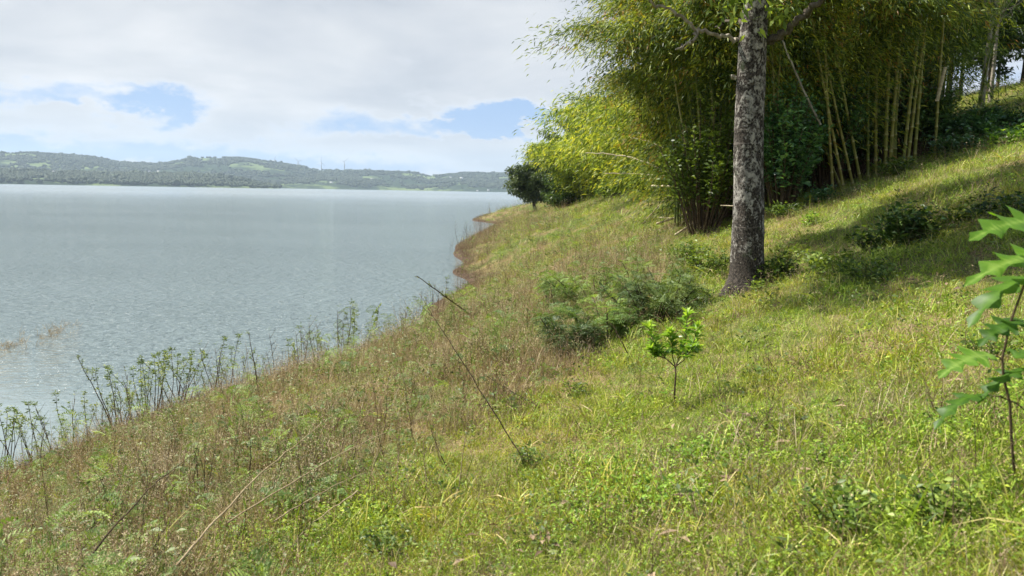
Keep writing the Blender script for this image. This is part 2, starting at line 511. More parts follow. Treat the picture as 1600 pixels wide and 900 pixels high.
land_px = [(1165, 455, 10.5), (1055, 634, 6.4), (1600, 240, 14.5), (1598, 128, 42), (1545, 175, 34), (1390, 277, 21), (1210, 338, 19), (1050, 293, 42), (1060, 352, 25), (960, 306, 75), (1000, 304, 58),
           (880, 322, 95), (835, 331, 108), (800, 324, 125), (1600, 303, 9.8), (1300, 302, 19.5), (1480, 240, 23), (880, 400, 26), (900, 500, 11.5), (800, 380, 45), (1250, 400, 12.5), (780, 480, 17), (850, 355, 62)]
for px, py, Yd in land_px:
    p = at(px, py, Yd); ctrl.append(tuple(p))
ctrl += [(30, 20, 11), (24, 60, 9.5), (40, 45, 13.5), (60, 60, 14), (70, 10, 17), (40, 100, 9), (90, 120, 14), (150, 60, 20), (60, 170, 7), (150, 200, 12), (14, 75, 6.8), (20, 110, 5.8), (12, 150, 3.0), (40, 220, 4), (50, -40, 16), (0, -40, 5), (150, -40, 25)]
ctrl = np.array(ctrl)
CX = ctrl[:, :2]; CZ = ctrl[:, 2]


def phi(d2, y):
    return np.sqrt(d2 + (0.8 + 0.03 * np.abs(y)) ** 2)


def kernel(P):
    d2 = ((P[:, None, :] - CX[None, :, :]) ** 2).sum(-1)
    K = np.sqrt(d2 + (0.8 + 0.03 * np.abs(CX[None, :, 1])) ** 2)
    return np.concatenate([K, np.ones((len(P), 1)), P / 50.0], 1)


A = kernel(CX)
A = np.concatenate([A, np.zeros((3, A.shape[1]))], 0)
A[-3, :len(CX)] = 1; A[-2, :len(CX)] = CX[:, 0] / 50; A[-1, :len(CX)] = CX[:, 1] / 50
reg = np.zeros_like(A); reg[np.arange(len(CX)), np.arange(len(CX))] = -0.15
wts = np.linalg.lstsq(A + reg, np.concatenate([CZ, [0, 0, 0]]), rcond=None)[0]


def height(x, y):
    x = np.asarray(x, float); y = np.asarray(y, float); sh = x.shape
    P = np.stack([x.ravel(), y.ravel()], 1)
    z = np.concatenate([kernel(P[i:i + 20000]) @ wts for i in range(0, len(P), 20000)])
    P0, P1 = P[:, 0], P[:, 1]
    bump = (vnoise(P0, P1, 0.9, 3, 11) - 0.5) * 0.16 + (vnoise(P0, P1, 0.12, 2, 5) - 0.5) * 0.22 * np.clip(P1 / 20, 0, 2)
    z = z + bump * np.clip(z / 1.2, 0.15, 1)
    return z.reshape(sh)


def hz(x, y): return float(height(np.array([x]), np.array([y]))[0])


def ground(px, py, ymax=200.0):
    d = ray(px, py); d = d / d.y
    ys = np.concatenate([np.arange(1.0, 30, 0.1), np.arange(30, ymax, 0.5)])
    xs = d.x * ys; zs = EYE + d.z * ys
    h = height(xs, ys)
    below = np.where(zs <= h)[0]
    i = below[0] if len(below) else len(ys) - 1
    return Vector((xs[i], ys[i], h[i]))


def axis(breaks):
    out = []
    for a, b, s in breaks: out += list(np.arange(a, b, s))
    return np.array(out + [breaks[-1][1]])


gx = axis([(-60, -20, 5), (-20, -10, 0.5), (-10, 14, 0.16), (14, 40, 0.6), (40, 160, 4)])
gy = axis([(-40, -4, 3), (-4, 26, 0.16), (26, 60, 0.5), (60, 140, 1.2), (140, 420, 8)])
GX, GY = np.meshgrid(gx, gy)
GZ = np.maximum(height(GX, GY), -6)
b = MB()
ny, nx = GX.shape
idx = np.arange(nx * ny).reshape(ny, nx)
b.add(np.stack([GX, GY, GZ], -1).reshape(-1, 3), np.stack([idx[:-1, :-1], idx[:-1, 1:], idx[1:, 1:], idx[1:, :-1]], -1).reshape(-1, 4))
m, q, out = mat('bank_soil')
geo = q.new('ShaderNodeNewGeometry'); P = geo.outputs['Position']
sp = q.new('ShaderNodeSeparateXYZ'); q.l.new(P, sp.inputs[0])
n1 = q.noise(P, 0.5, 4, 0.6); n2 = q.noise(P, 6, 5, 0.7); n3 = q.noise(P, 40, 3, 0.6)
grn = q.mix(q.smooth(n2, 0.4, 0.6), (0.045, 0.075, 0.016), (0.13, 0.15, 0.035))
dry = q.mix(q.smooth(n3, 0.4, 0.6), (0.13, 0.085, 0.045), (0.26, 0.20, 0.10))
col = q.mix(q.smooth(q.m('MULTIPLY_ADD', n3, 0.35, q.m('MULTIPLY', n1, 0.8)), 0.5, 0.66), grn, dry)
mud = q.mix(q.smooth(n2, 0.35, 0.65), (0.035, 0.022, 0.015), (0.11, 0.075, 0.05))
hgt = q.m('MULTIPLY_ADD', q.m('SUBTRACT', n2, 0.5), 0.5, sp.outputs[2])
col = q.mix(q.smooth(hgt, 0.15, 0.5, 1.0, 0.0), col, mud)
bs = q.new('ShaderNodeBsdfPrincipled'); q.l.new(col, bs.inputs['Base Color']); bs.inputs['Roughness'].default_value = 0.95
bs.inputs['Specular IOR Level'].default_value = 0.1
bp = q.new('ShaderNodeBump'); bp.inputs['Strength'].default_value = 0.7; bp.inputs['Distance'].default_value = 0.06
q.l.new(q.m('MULTIPLY_ADD', n3, 0.4, n2), bp.inputs['Height']); q.l.new(bp.outputs[0], bs.inputs['Normal'])
q.l.new(bs.outputs[0], out.inputs[0])
tag(b.build('grassy_bank_ground', m, None, True), kind='structure')

# ------------------------------------------------------------------ lake
m, q, out = mat('lake_water')
geo = q.new('ShaderNodeNewGeometry'); P = geo.outputs['Position']
sp = q.new('ShaderNodeSeparateXYZ'); q.l.new(P, sp.inputs[0])
dist = q.m('SQRT', q.m('ADD', q.m('MULTIPLY', sp.outputs[0], sp.outputs[0]), q.m('MULTIPLY', sp.outputs[1], sp.outputs[1])))
rip = q.noise(q.mapping(P, (1.0, 1.7, 1), rot=(0, 0, R(18))), 2.6, 3, 0.55, 0.6)
rip2 = q.noise(q.mapping(P, (1.0, 2.2, 1), rot=(0, 0, R(-8))), 0.8, 3, 0.5, 0.3)
patch = q.noise(q.mapping(P, (0.6, 1.6, 1)), 0.02, 3, 0.5)
# calm water near the left shore, wind ripples further out, slick bands far off
lee = q.m('ADD', sp.outputs[1], q.m('MULTIPLY', sp.outputs[0], 0.62))
lee = q.m('ADD', lee, q.m('MULTIPLY', q.noise(P, 0.35, 3, 0.5), 5.0))
calm = q.smooth(lee, 9.5, 16.5, 0.04, 1.0)
slick = q.smooth(patch, 0.40, 0.56, 0.85, 1.0)
amp = q.m('MULTIPLY', q.m('MULTIPLY', calm, slick), q.smooth(dist, 50, 600, 1.0, 0.3))
bp = q.new('ShaderNodeBump')
q.l.new(q.m('MULTIPLY', amp, 0.85), bp.inputs['Strength'])
bp.inputs['Distance'].default_value = 0.45
q.l.new(q.m('MULTIPLY_ADD', rip2, 1.1, rip), bp.inputs['Height'])
murk = q.mix(q.smooth(q.noise(q.mapping(P, (0.5, 1.5, 1)), 0.012, 3, 0.5), 0.4, 0.6), (0.160, 0.200, 0.200), (0.168, 0.208, 0.205))
bs = q.new('ShaderNodeBsdfPrincipled')
q.l.new(murk, bs.inputs['Base Color'])
bs.inputs['IOR'].default_value = 1.33
bs.inputs['Specular IOR Level'].default_value = 1.0
q.l.new(q.smooth(dist, 20, 900, 0.05, 0.20), bs.inputs['Roughness'])
q.l.new(bp.outputs[0], bs.inputs['Normal'])
q.l.new(bs.outputs[0], out.inputs[0])
b = MB()
b.add([(-9000, -900, 0), (9000, -900, 0), (9000, 9000, 0), (-9000, 9000, 0)], [(0, 1, 2, 3)])
tag(b.build('lake_water', m), kind='structure')


# ------------------------------------------------------------------ far shore
def prof(pts, az_):
    xs = np.array([p[0] for p in pts], float); hs = np.array([p[1] for p in pts], float)
    azs = np.arctan((xs - 800) / F)
    return np.interp(az_, azs, hs)


# ridge outlines given as pixel height over the horizon line
back = [(-500, 30), (-200, 40), (0, 45), (40, 47), (100, 44), (150, 42), (190, 34), (250, 32), (275, 36), (300, 43), (350, 44), (380, 44), (420, 39), (450, 35), (480, 31), (500, 27), (560, 27), (640, 26), (670, 22), (700, 27), (740, 27), (800, 27), (900, 24), (1100, 26), (1400, 30), (1900, 20)]
front = [(-500, 16), (0, 19), (60, 19), (120, 18), (180, 17), (230, 18), (300, 18), (345, 16), (380, 12), (410, 5), (436, 1.2), (450, -4), (480, -6), (600, -6), (1900, -6)]
naz = 620
AZ = np.linspace(R(-62), R(50), naz)
RR = np.concatenate([np.linspace(2900, 3500, 14), np.linspace(3600, 5200, 22), np.linspace(5300, 7600, 12)])
AA, QR = np.meshgrid(AZ, RR)
cosf = np.cos(AA)
hb = prof(back, AA) / F * cosf ** 1 * 5400 + EYE
hf = prof(front, AA) / F * cosf ** 1 * 3450
wx, wy = QR * np.sin(AA), QR * np.cos(AA)
un = vnoise(wx, wy, 1 / 420.0, 4, 3) - 0.5
start_b = 4150 + 120 * np.sin(AA * 30)
tb = np.clip((QR - start_b) / (5350 - start_b), 0, 1); sb = tb ** 0.8
fall = np.clip(1 - (QR - 5500) / 2600, 0.2, 1)
hbk = hb * sb * fall + un * 70 * np.sin(np.pi * np.clip(tb, 0, 1))
tf = np.clip((QR - 2960) / 460, 0, 1); ff = np.where(QR > 3450, np.clip(1 - (QR - 3450) / 700, 0, 1), tf ** 0.7)
hfk = hf * ff + un * 12 * ff * (hf > 5)
ZZ = np.maximum(np.where(tb > 0, hbk, -8), np.where(hf > 0, hfk + (ff > 0) * 1.0 - (ff <= 0) * 8, -8))
ZZ = np.where((tb <= 0) & (hf <= 0), -8, ZZ)
b = MB()
idx = np.arange(ZZ.size).reshape(ZZ.shape)
b.add(np.stack([wx, wy, ZZ], -1).reshape(-1, 3), np.stack([idx[:-1, :-1], idx[:-1, 1:], idx[1:, 1:], idx[1:, :-1]], -1).reshape(-1, 4))
m, q, out = mat('far_hill_land')
geo = q.new('ShaderNodeNewGeometry'); P = geo.outputs['Position']
n1 = q.noise(P, 0.0024, 4, 0.55, 0.3); n2 = q.noise(P, 0.02, 4, 0.7)
f = q.m('MULTIPLY_ADD', n2, 0.25, q.m('MULTIPLY', n1, 0.85))
col = q.mix(q.smooth(f, 0.55, 0.62), (0.022, 0.038, 0.018), (0.12, 0.16, 0.06))
bs = q.new('ShaderNodeBsdfPrincipled'); q.l.new(col, bs.inputs['Base Color']); bs.inputs['Roughness'].default_value = 0.95
bs.inputs['Specular IOR Level'].default_value = 0.05
q.l.new(bs.outputs[0], out.inputs[0])
tag(b.build('far_hills', m, None, True), kind='structure')


def far_z(x, y):
    a = math.atan2(x, y); r = math.hypot(x, y)
    i = int(np.clip(np.searchsorted(AZ, a) - 1, 0, naz - 2)); j = int(np.clip(np.searchsorted(RR, r) - 1, 0, len(RR) - 2))
    u = (a - AZ[i]) / (AZ[i + 1] - AZ[i]); v = np.clip((r - RR[j]) / (RR[j + 1] - RR[j]), 0, 1)
    return float((ZZ[j, i] * (1 - u) + ZZ[j, i + 1] * u) * (1 - v) + (ZZ[j + 1, i] * (1 - u) + ZZ[j + 1, i + 1] * u) * v)


def far_ground(px, py):
    d = ray(px, py); d = d / math.hypot(d.x, d.y)
    for r in np.arange(2900, 7000, 15.0):
        if EYE + d.z * r <= far_z(d.x * r, d.y * r) and far_z(d.x * r, d.y * r) > 0: return Vector((d.x * r, d.y * r, far_z(d.x * r, d.y * r)))
    r = 3300.0
    return Vector((d.x * r, d.y * r, max(far_z(d.x * r, d.y * r), 1)))


def scatter(name, pts, protos, label=None, cat=None):
    """one 'stuff' object: a point set with a copy of a small plant on every point"""
    pos, idxs, rot, scl = pts
    me = bpy.data.meshes.new(name)
    me.vertices.add(len(pos)); me.vertices.foreach_set('co', np.asarray(pos, np.float32).ravel())
    a = me.attributes.new('idx', 'INT', 'POINT'); a.data.foreach_set('value', np.asarray(idxs, np.int32))
    a = me.attributes.new('rot', 'FLOAT_VECTOR', 'POINT'); a.data.foreach_set('vector', np.asarray(rot, np.float32).ravel())
    a = me.attributes.new('scl', 'FLOAT', 'POINT'); a.data.foreach_set('value', np.asarray(scl, np.float32))
    o = bpy.data.objects.new(name, me); COL.objects.link(o)
    coll = bpy.data.collections.new(name + '_kit')
    for i, (mb, mt) in enumerate(protos):
        po = bpy.data.objects.new('%s_kit_%02d' % (name, i), mb.mesh('%s_kit_%02d' % (name, i), mt)); coll.objects.link(po)
    ng = bpy.data.node_groups.new(name + '_scatter', 'GeometryNodeTree')
    ng.interface.new_socket('Geometry', in_out='INPUT', socket_type='NodeSocketGeometry')
    ng.interface.new_socket('Geometry', in_out='OUTPUT', socket_type='NodeSocketGeometry')
    N = ng.nodes; Lk = ng.links
    gi = N.new('NodeGroupInput'); go = N.new('NodeGroupOutput')
    ci = N.new('GeometryNodeCollectionInfo'); ci.inputs['Collection'].default_value = coll
    ci.inputs['Separate Children'].default_value = True; ci.inputs['Reset Children'].default_value = True
    ip = N.new('GeometryNodeInstanceOnPoints'); ip.inputs['Pick Instance'].default_value = True
    def na(nm, dt):
        n = N.new('GeometryNodeInputNamedAttribute'); n.data_type = dt; n.inputs['Name'].default_value = nm
        return n.outputs['Attribute']
    Lk.new(gi.outputs[0], ip.inputs['Points']); Lk.new(ci.outputs[0], ip.inputs['Instance'])
    Lk.new(na('idx', 'INT'), ip.inputs['Instance Index'])
    Lk.new(na('rot', 'FLOAT_VECTOR'), ip.inputs['Rotation']); Lk.new(na('scl', 'FLOAT'), ip.inputs['Scale'])
    Lk.new(ip.outputs[0], go.inputs[0])
    md = o.modifiers.new('scatter', 'NODES'); md.node_group = ng
    return tag(o, label, cat, kind='stuff')


# far woodland: uneven round crowns over the darker land
def crown_kit(seed):
    mb = MB(); r = np.random.default_rng(seed)
    for k in range(3):
        c = r.normal(0, 0.28, 3); c[2] = 0.45 + r.uniform(0, 0.35)
        nth, nph = 7, 5
        vs = []
        for i in range(nph + 1):
            for j in range(nth):
                ph = math.pi * i / nph; th = 2 * math.pi * j / nth
                rad = 0.5 * (1 + r.normal(0, 0.16))
                vs.append(c + rad * np.array([math.sin(ph) * math.cos(th), math.sin(ph) * math.sin(th), math.cos(ph) * 0.9]))
        qd = [(i * nth + j, i * nth + (j + 1) % nth, (i + 1) * nth + (j + 1) % nth, (i + 1) * nth + j) for i in range(nph) for j in range(nth)]
        mb.add(vs, qd, None, r.uniform(0, 1))
    return mb


M['far_crown'] = leaf_mat('far_crown', [(0.0, (0.02, 0.035, 0.014)), (1.0, (0.05, 0.075, 0.028))], 0.0, 0.8, jitter=0.35)
n = 34000
aa = rng.uniform(R(-37), R(3), n)
rr = np.where(rng.random(n) < 0.4, rng.uniform(2985, 3560, n), rng.uniform(4180, 5550, n))
fx, fy = rr * np.sin(aa), rr * np.cos(aa)
fz = np.array([far_z(x_, y_) for x_, y_ in zip(fx, fy)])
keep = (fz > 1.2) & ((vnoise(fx, fy, 1 / 150.0, 3, 9) > 0.44) | (rng.random(n) < 0.05)) & (vnoise(fx, fy, 1 / 500.0, 3, 19) > 0.33)
fx, fy, fz = fx[keep], fy[keep], fz[keep]
k = len(fx)
scatter('far_woodland', (np.stack([fx, fy, fz - 1], 1), rng.integers(0, 3, k), np.stack([np.zeros(k), np.zeros(k), rng.uniform(0, 6, k)], 1), rng.uniform(5, 12, k) * (1 + (rng.random(k) < .03) * .5)),
        [(crown_kit(s_), M['far_crown']) for s_ in (1, 2, 3)], 'dark woodland covering the hills across the lake', 'woodland')

# far houses
Mw, q, out = mat('white_wall')
bs = q.new('ShaderNodeBsdfPrincipled'); bs.inputs['Base Color'].default_value = (0.60, 0.59, 0.57, 1); q.l.new(bs.outputs[0], out.inputs[0])
Mr, q, out = mat('metal_roof')
bs = q.new('ShaderNodeBsdfPrincipled'); bs.inputs['Base Color'].default_value = (0.42, 0.42, 0.44, 1); bs.inputs['Roughness'].default_value = 0.5; q.l.new(bs.outputs[0], out.inputs[0])
Mg, q, out = mat('dark_glass')
bs = q.new('ShaderNodeBsdfPrincipled'); bs.inputs['Base Color'].default_value = (0.03, 0.04, 0.05, 1); bs.inputs['Roughness'].default_value = 0.15; q.l.new(bs.outputs[0], out.inputs[0])
house_px = [(18, 269.5, 'furthest left'), (67, 270, 'second from the left edge'), (84, 270, 'third from the left edge'), (116, 271.5, 'standing alone right of the left three'), (232, 269, 'left of a pair on the wooded rise'), (248, 268.5, 'right of a pair on the wooded rise'),
            (350, 273.5, 'topmost of the row going down the point'), (357, 276, 'second down the row on the point'), (366, 278, 'third down the row on the point'), (377, 281, 'lowest of the row on the point'),
            (518, 286, 'low on the slope beyond the point'), (581, 281, 'halfway up the hill right of the turbines'), (704, 278.5, 'high on the far right hill'), (721, 279.5, 'right of the high house on the far right hill'), (746, 299.5, 'on the far right waterline'), (763, 298.5, 'last before the cape tree on the waterline')]
for i, (px, py, wh) in enumerate(house_px):
    p = far_ground(px, py)
    s_ = math.hypot(p.x, p.y) / 3300
    t = thing('farm_house', p, 'small white house across the lake, ' + wh, 'house', 'white houses on the far shore', rng.uniform(-0.5, 0.5))
    L_, W_, H_ = rng.uniform(7, 15) * s_, rng.uniform(6, 8) * s_, rng.uniform(3.2, 5.5) * s_
    mb = MB(); mb.box((-L_ / 2, -W_ / 2, -4), (L_ / 2, W_ / 2, H_)); mb.build('wall', Mw, t)
    mb = MB(); e = 0.7
    mb.add([(-L_ / 2 - e, -W_ / 2 - e, H_ - .1), (L_ / 2 + e, -W_ / 2 - e, H_ - .1), (L_ / 2 + e, W_ / 2 + e, H_ - .1), (-L_ / 2 - e, W_ / 2 + e, H_ - .1), (-L_ / 2 - e, 0, H_ + 2.2), (L_ / 2 + e, 0, H_ + 2.2)],
           [(0, 1, 5, 4), (2, 3, 4, 5), (0, 3, 2, 1)], [(0, 4, 3), (1, 2, 5)]); mb.build('roof', Mr, t)
    for wxp in (-0.28, 0.28):
        mb = MB(); mb.box((wxp * L_ - .8, -W_ / 2 - .05, 1.2), (wxp * L_ + .8, -W_ / 2 + .1, 2.8)); mb.build('window', Mg, t)

# wind turbines on the ridge
Mt, q, out = mat('turbine_white')
bs = q.new('ShaderNodeBsdfPrincipled'); bs.inputs['Base Color'].default_value = (0.42, 0.44, 0.47, 1); q.l.new(bs.outputs[0], out.inputs[0])
for (px, hub, rot_, wh) in ((429, 251, 20, 'leftmost of the four, half hidden by the ridge'), (466, 252, 75, 'second from the left of the four'), (502, 254, 5, 'third from the left of the four'), (538, 252.5, 50, 'rightmost and clearest of the four')):
    Yd = 5150.0
    a_ = math.atan((px - 800) / F)
    hp = at(px, hub, Yd)
    gz = far_z(hp.x, hp.y)
    t = thing('wind_turbine', (hp.x, hp.y, gz), 'pale wind turbine on the far ridge, ' + wh, 'wind turbine', 'wind turbines on the ridge')
    hh = hp.z - gz
    mb = MB(); mb.tube([(0, 0, -5), (0, 0, hh * .5), (0, 0, hh)], [3.2, 2.8, 2.2], 8); mb.build('tower', Mt, t)
    mb = MB(); mb.tube([(0, -5, hh), (0, -3, hh), (0, 6, hh)], [1.5, 2.2, 2.0], 8); mb.build('nacelle', Mt, t)
    for k_ in range(3):
        an = R(rot_ + 120 * k_)
        mb = MB(); L_ = 40.0
        rows = []
        for u in np.linspace(0, 1, 7):
            c = np.array([math.sin(an), 0, math.cos(an)]) * L_ * u + np.array([0, -6.2, hh])
            sd = np.array([math.cos(an), 0, -math.sin(an)]); wd = 3.6 * (1 - u * .75) * (0.6 if u < .05 else 1)
            rows += [c - sd * wd * .5 + (0, .4, 0), c + sd * wd * .5, c - sd * wd * .5 - (0, .4, 0)]
        qd = []
        for u in range(6):
            for j in range(3): qd.append((u * 3 + j, u * 3 + (j + 1) % 3, u * 3 + 3 + (j + 1) % 3, u * 3 + 3 + j))
        mb.add(rows, qd); mb.build('blade', Mt, t)

# haze in the air over lake and hills
mh, q, out = mat('haze_air')
pv = q.new('ShaderNodeVolumePrincipled')
pv.inputs['Color'].default_value = (0.66, 0.83, 1.0, 1)
pv.inputs['Density'].default_value = 0.00008
pv.inputs['Anisotropy'].default_value = 0.1
q.l.new(pv.outputs[0], out.inputs['Volume'])
b = MB(); b.box((-9500, -1200, -9), (9500, 9500, 420))
tag(b.build('haze', mh), 'pale blue haze in the air over the lake', 'haze', kind='stuff')


# ------------------------------------------------------------------ trees and bamboo
def broad_tree(base, h, crown_c, crown_r, n_clump, n_leaf, leaf, mleaf, mbark, trunk_r, label, cat='tree', group=None, name='broadleaf_tree', clump_r=0.5, low=0.0, lean=(0, 0), tone=0.0):
    """tapered trunk with limbs to every leaf clump; the crown is an uneven cloud of leaf clumps"""
    t = thing(name, base, label, cat, group)
    cc = np.array(crown_c, float); cr = np.array(crown_r, float)
    d = rand_dirs(n_clump, -0.75, 1.0)
    rad = rng.uniform(0.45, 1.0, n_clump) ** 0.6
    rad *= 0.8 + 0.35 * np.sin(d[:, 0] * 5 + base[0]) * np.cos(d[:, 1] * 4 + d[:, 2] * 3)
    C = cc + d * cr * rad[:, None]
    C[:, 2] = np.maximum(C[:, 2], low)
    mb = MB()
    top = cc + np.array([0, 0, cr[2] * 0.45])
    ts = np.linspace(0, 1, 9)
    path = np.stack([ts * (top[0]) + lean[0] * np.sin(ts * math.pi), ts * top[1] + lean[1] * np.sin(ts * math.pi), ts * top[2]], 1)
    path[0, 2] = -0.3
    rr_ = trunk_r * (1 - 0.82 * ts); rr_[0] *= 1.35
    mb.tube(path, rr_, 9)
    for i in range(min(n_clump, 60)):
        f = rng.uniform(0.35, 0.9); p0 = np.array([np.interp(f, ts, path[:, k_]) for k_ in range(3)])
        if p0[2] > C[i, 2] + 0.3: f = 0.4; p0 = np.array([np.interp(f, ts, path[:, k_]) for k_ in range(3)])
        mid = (p0 + C[i]) / 2 + rng.normal(0, 0.08, 3) * cr - np.array([0, 0, 0.05]) * cr
        mb.tube([p0, (p0 + mid) / 2 + rng.normal(0, .03, 3) * cr, mid, C[i]], np.array([0.3, 0.2, 0.13, 0.05]) * trunk_r * (1.1 - .5 * f), 5)
    mb.build('trunk', mbark, t, True)
    ln = MB()
    who = rng.integers(0, n_clump, n_leaf)
    sz = clump_r * rng.uniform(0.6, 1.3, n_clump)
    off = rand_dirs(n_leaf) * (rng.random(n_leaf) ** 0.45)[:, None] * sz[who][:, None] * np.array([1.15, 1.15, 0.62])
    P_ = C[who] + off
    D_ = off / (np.linalg.norm(off, axis=1)[:, None] + 1e-6) * 0.8 + rng.normal(0, 0.6, (n_leaf, 3)) + np.array([0, 0, -0.25])
    tone_c = rng.uniform(0.1, 0.75, n_clump)
    tint = np.clip(tone_c[who] + rng.normal(0, 0.15, n_leaf) + tone, 0, 1)
    ln.leaves(P_, D_, leaf[0] * rng.uniform(0.6, 1.25, n_leaf), leaf[1] * rng.uniform(0.7, 1.2, n_leaf), tint, roll=0.6)
    ln.build('crown', mleaf, t)
    return t


def culm_path(base, lean, h, n=16, droop=0.35, power=2.4):
    s = np.linspace(0, 1, n)
    x = base[0] + lean[0] * (0.12 * s + 0.88 * s ** power)
    y = base[1] + lean[1] * (0.12 * s + 0.88 * s ** power)
    z = base[2] + h * (s - droop * s ** 4)
    return np.stack([x, y, z], 1)


def build_culm(t, path, r0, name='culm', mt='culm', tone=0.5, seg=0.42):
    dd = np.concatenate([[0], np.cumsum(np.linalg.norm(np.diff(path, axis=0), axis=1))]); L_ = dd[-1]
    st = [0.0]; rd = [1.0]; tn = [tone]
    s = rng.uniform(0.1, seg)
    while s < L_:
        for o_, rr_, tt_ in ((-0.03, 1.0, tone), (-0.006, 1.22, tone + 0.25), (0.012, 1.18, tone + 0.35), (0.03, 1.0, tone + 0.05), (0.12, 0.98, tone)):
            if 0 < s + o_ < L_: st.append(s + o_); rd.append(rr_); tn.append(tt_)
        s += seg * rng.uniform(0.9, 1.1)
    st = np.array(st); pts = np.stack([np.interp(st, dd, path[:, k_]) for k_ in range(3)], 1)
    rad = r0 * (1 - 0.75 * (st / L_) ** 1.3) * np.array(rd)
    mb = MB(); mb.tube(pts, rad, 7, np.clip(np.array(tn), 0, 1)); return mb.build(name, M[mt], t, True)


def sprays(mb, O, Dr, L_, n_per, leaf, tint0, hang=0.7, spread=0.12, tj=0.14):
    """drooping bamboo twigs: n_per leaves strung along each"""
    S = len(O)
    u = rng.uniform(0.1, 1, (S, n_per))
    L_ = np.broadcast_to(L_, (S,))
    P_ = O[:, None, :] + Dr[:, None, :] * (u * L_[:, None])[:, :, None]
    P_[:, :, 2] -= hang * (u ** 2) * L_[:, None]
    P_ += rng.normal(0, 1, (S, n_per, 3)) * (spread * L_[:, None] * (0.4 + u))[:, :, None]
    D_ = Dr[:, None, :] * 0.7 + rng.normal(0, 0.45, (S, n_per, 3)) + np.array([0, 0, -0.55])
    us = np.array([0, .35, .7, 1.0]); c = O[:, None, :] + Dr[:, None, :] * (us[None] * L_[:, None])[:, :, None]
    c[:, :, 2] -= hang * us ** 2 * L_[:, None]
    wv = rng.normal(0, 1, (S, 1, 3)); wv = wv / np.linalg.norm(wv, axis=2)[..., None] * np.array([.006, .005, .004, .002])[None, :, None]
    st2 = np.stack([c - wv, c + wv], 2).reshape(-1, 3); o8 = (np.arange(S) * 8)[:, None]
    mb.add(st2, np.concatenate([o8 + np.array([[2 * k, 2 * k + 1, 2 * k + 3, 2 * k + 2]]) for k in range(3)], 0), None, .35)
    tt = np.clip(np.asarray(tint0)[:, None] + rng.normal(0, tj, (S, n_per)), 0, 1)
    k_ = S * n_per
    mb.leaves(P_.reshape(-1, 3), D_.reshape(-1, 3), leaf[0] * rng.uniform(0.6, 1.3, k_), leaf[1] * rng.uniform(0.7, 1.2, k_), tt.ravel(), roll=0.9, droop=0.2)


def bamboo_clump(base, label, culms, spray_n=60, per=22, leaf=(0.2, 0.032), s0=0.3, spray_L=(0.7, 1.5), mleaf='bamboo_leaf', culm_r=0.045, tone=(0.05, 0.88), group='bamboo clumps along the wood edge', hang=0.7, extra=None):
    """culms: list of (offset, lean, height)"""
    t = thing('bamboo_clump', base, label, 'bamboo', group)
    mb = MB()
    for off, lean, h in culms:
        pth = culm_path(off, lean, h)
        build_culm(t, pth, culm_r * rng.uniform(0.65, 1.0), tone=rng.uniform(0.0, 0.4))
        s_ = np.clip(s0 + (1 - s0) * rng.random(spray_n) ** 0.8, 0, 1)
        f = s_ * (len(pth) - 1); i0 = np.minimum(f.astype(int), len(pth) - 2); fr = (f - i0)[:, None]
        O = pth[i0] * (1 - fr) + pth[i0 + 1] * fr
        ld = np.array([lean[0], lean[1], 0]); ld = ld / (np.linalg.norm(ld) + 1e-6)
        Dr = rand_dirs(spray_n, -0.15, 0.6) + ld * 0.45
        tv = rng.uniform(tone[0], tone[1], spray_n)
        dead = rng.random(spray_n) < 0.03
        tv[dead] = 1.0
        sprays(mb, O, Dr, rng.uniform(*spray_L, spray_n), per, leaf, tv, hang)
    if extra is not None: extra(mb)
    mb.build('foliage', M[mleaf], t)
    return t


def shrub(base, r, h, n_stem, n_leaf, leaf, mleaf, label, cat='shrub', group=None, name='shrub', roll=0.5, stem='stem_green', tone=0.0, up=0.3):
    t = thing(name, base, label, cat, group)
    sm = MB(); lf = MB()
    per = max(3, n_leaf // n_stem)
    for i in range(n_stem):
        a = rng.uniform(0, 2 * math.pi); rr_ = r * math.sqrt(rng.random()); hh = h * rng.uniform(0.55, 1.0) * (1 - 0.35 * (rr_ / r) ** 2)
        p0 = np.array([rr_ * 0.25 * math.cos(a), rr_ * 0.25 * math.sin(a), -0.05]); p2 = np.array([rr_ * math.cos(a), rr_ * math.sin(a), hh])
        p1 = (p0 + p2) / 2 + rng.normal(0, 0.06, 3) * r + np.array([0, 0, 0.1 * h])
        us = np.linspace(0, 1, 6)[:, None]
        pth = (1 - us) ** 2 * p0 + 2 * us * (1 - us) * p1 + us ** 2 * p2
        sm.tube(pth, np.linspace(0.012, 0.004, 6) * (h / 1.0) ** 0.5, 4)
        u = rng.uniform(0.2, 1.0, per) ** 0.7; uu = u[:, None]
        P_ = (1 - uu) ** 2 * p0 + 2 * uu * (1 - uu) * p1 + uu ** 2 * p2 + rng.normal(0, leaf[0] * 0.7, (per, 3))
        D_ = rand_dirs(per, -0.3, 0.6) + np.array([0, 0, up])
        lf.leaves(P_, D_, leaf[0] * rng.uniform(0.6, 1.3, per), leaf[1] * rng.uniform(0.7, 1.25, per), np.clip(rng.uniform(0.1, 0.85) + rng.normal(0, 0.15, per) + tone, 0, 1), roll=roll)
    sm.build('stems', M[stem], t)
    lf.build('leaves', M[mleaf], t)
    return t


def G(px, py): return ground(px, py)


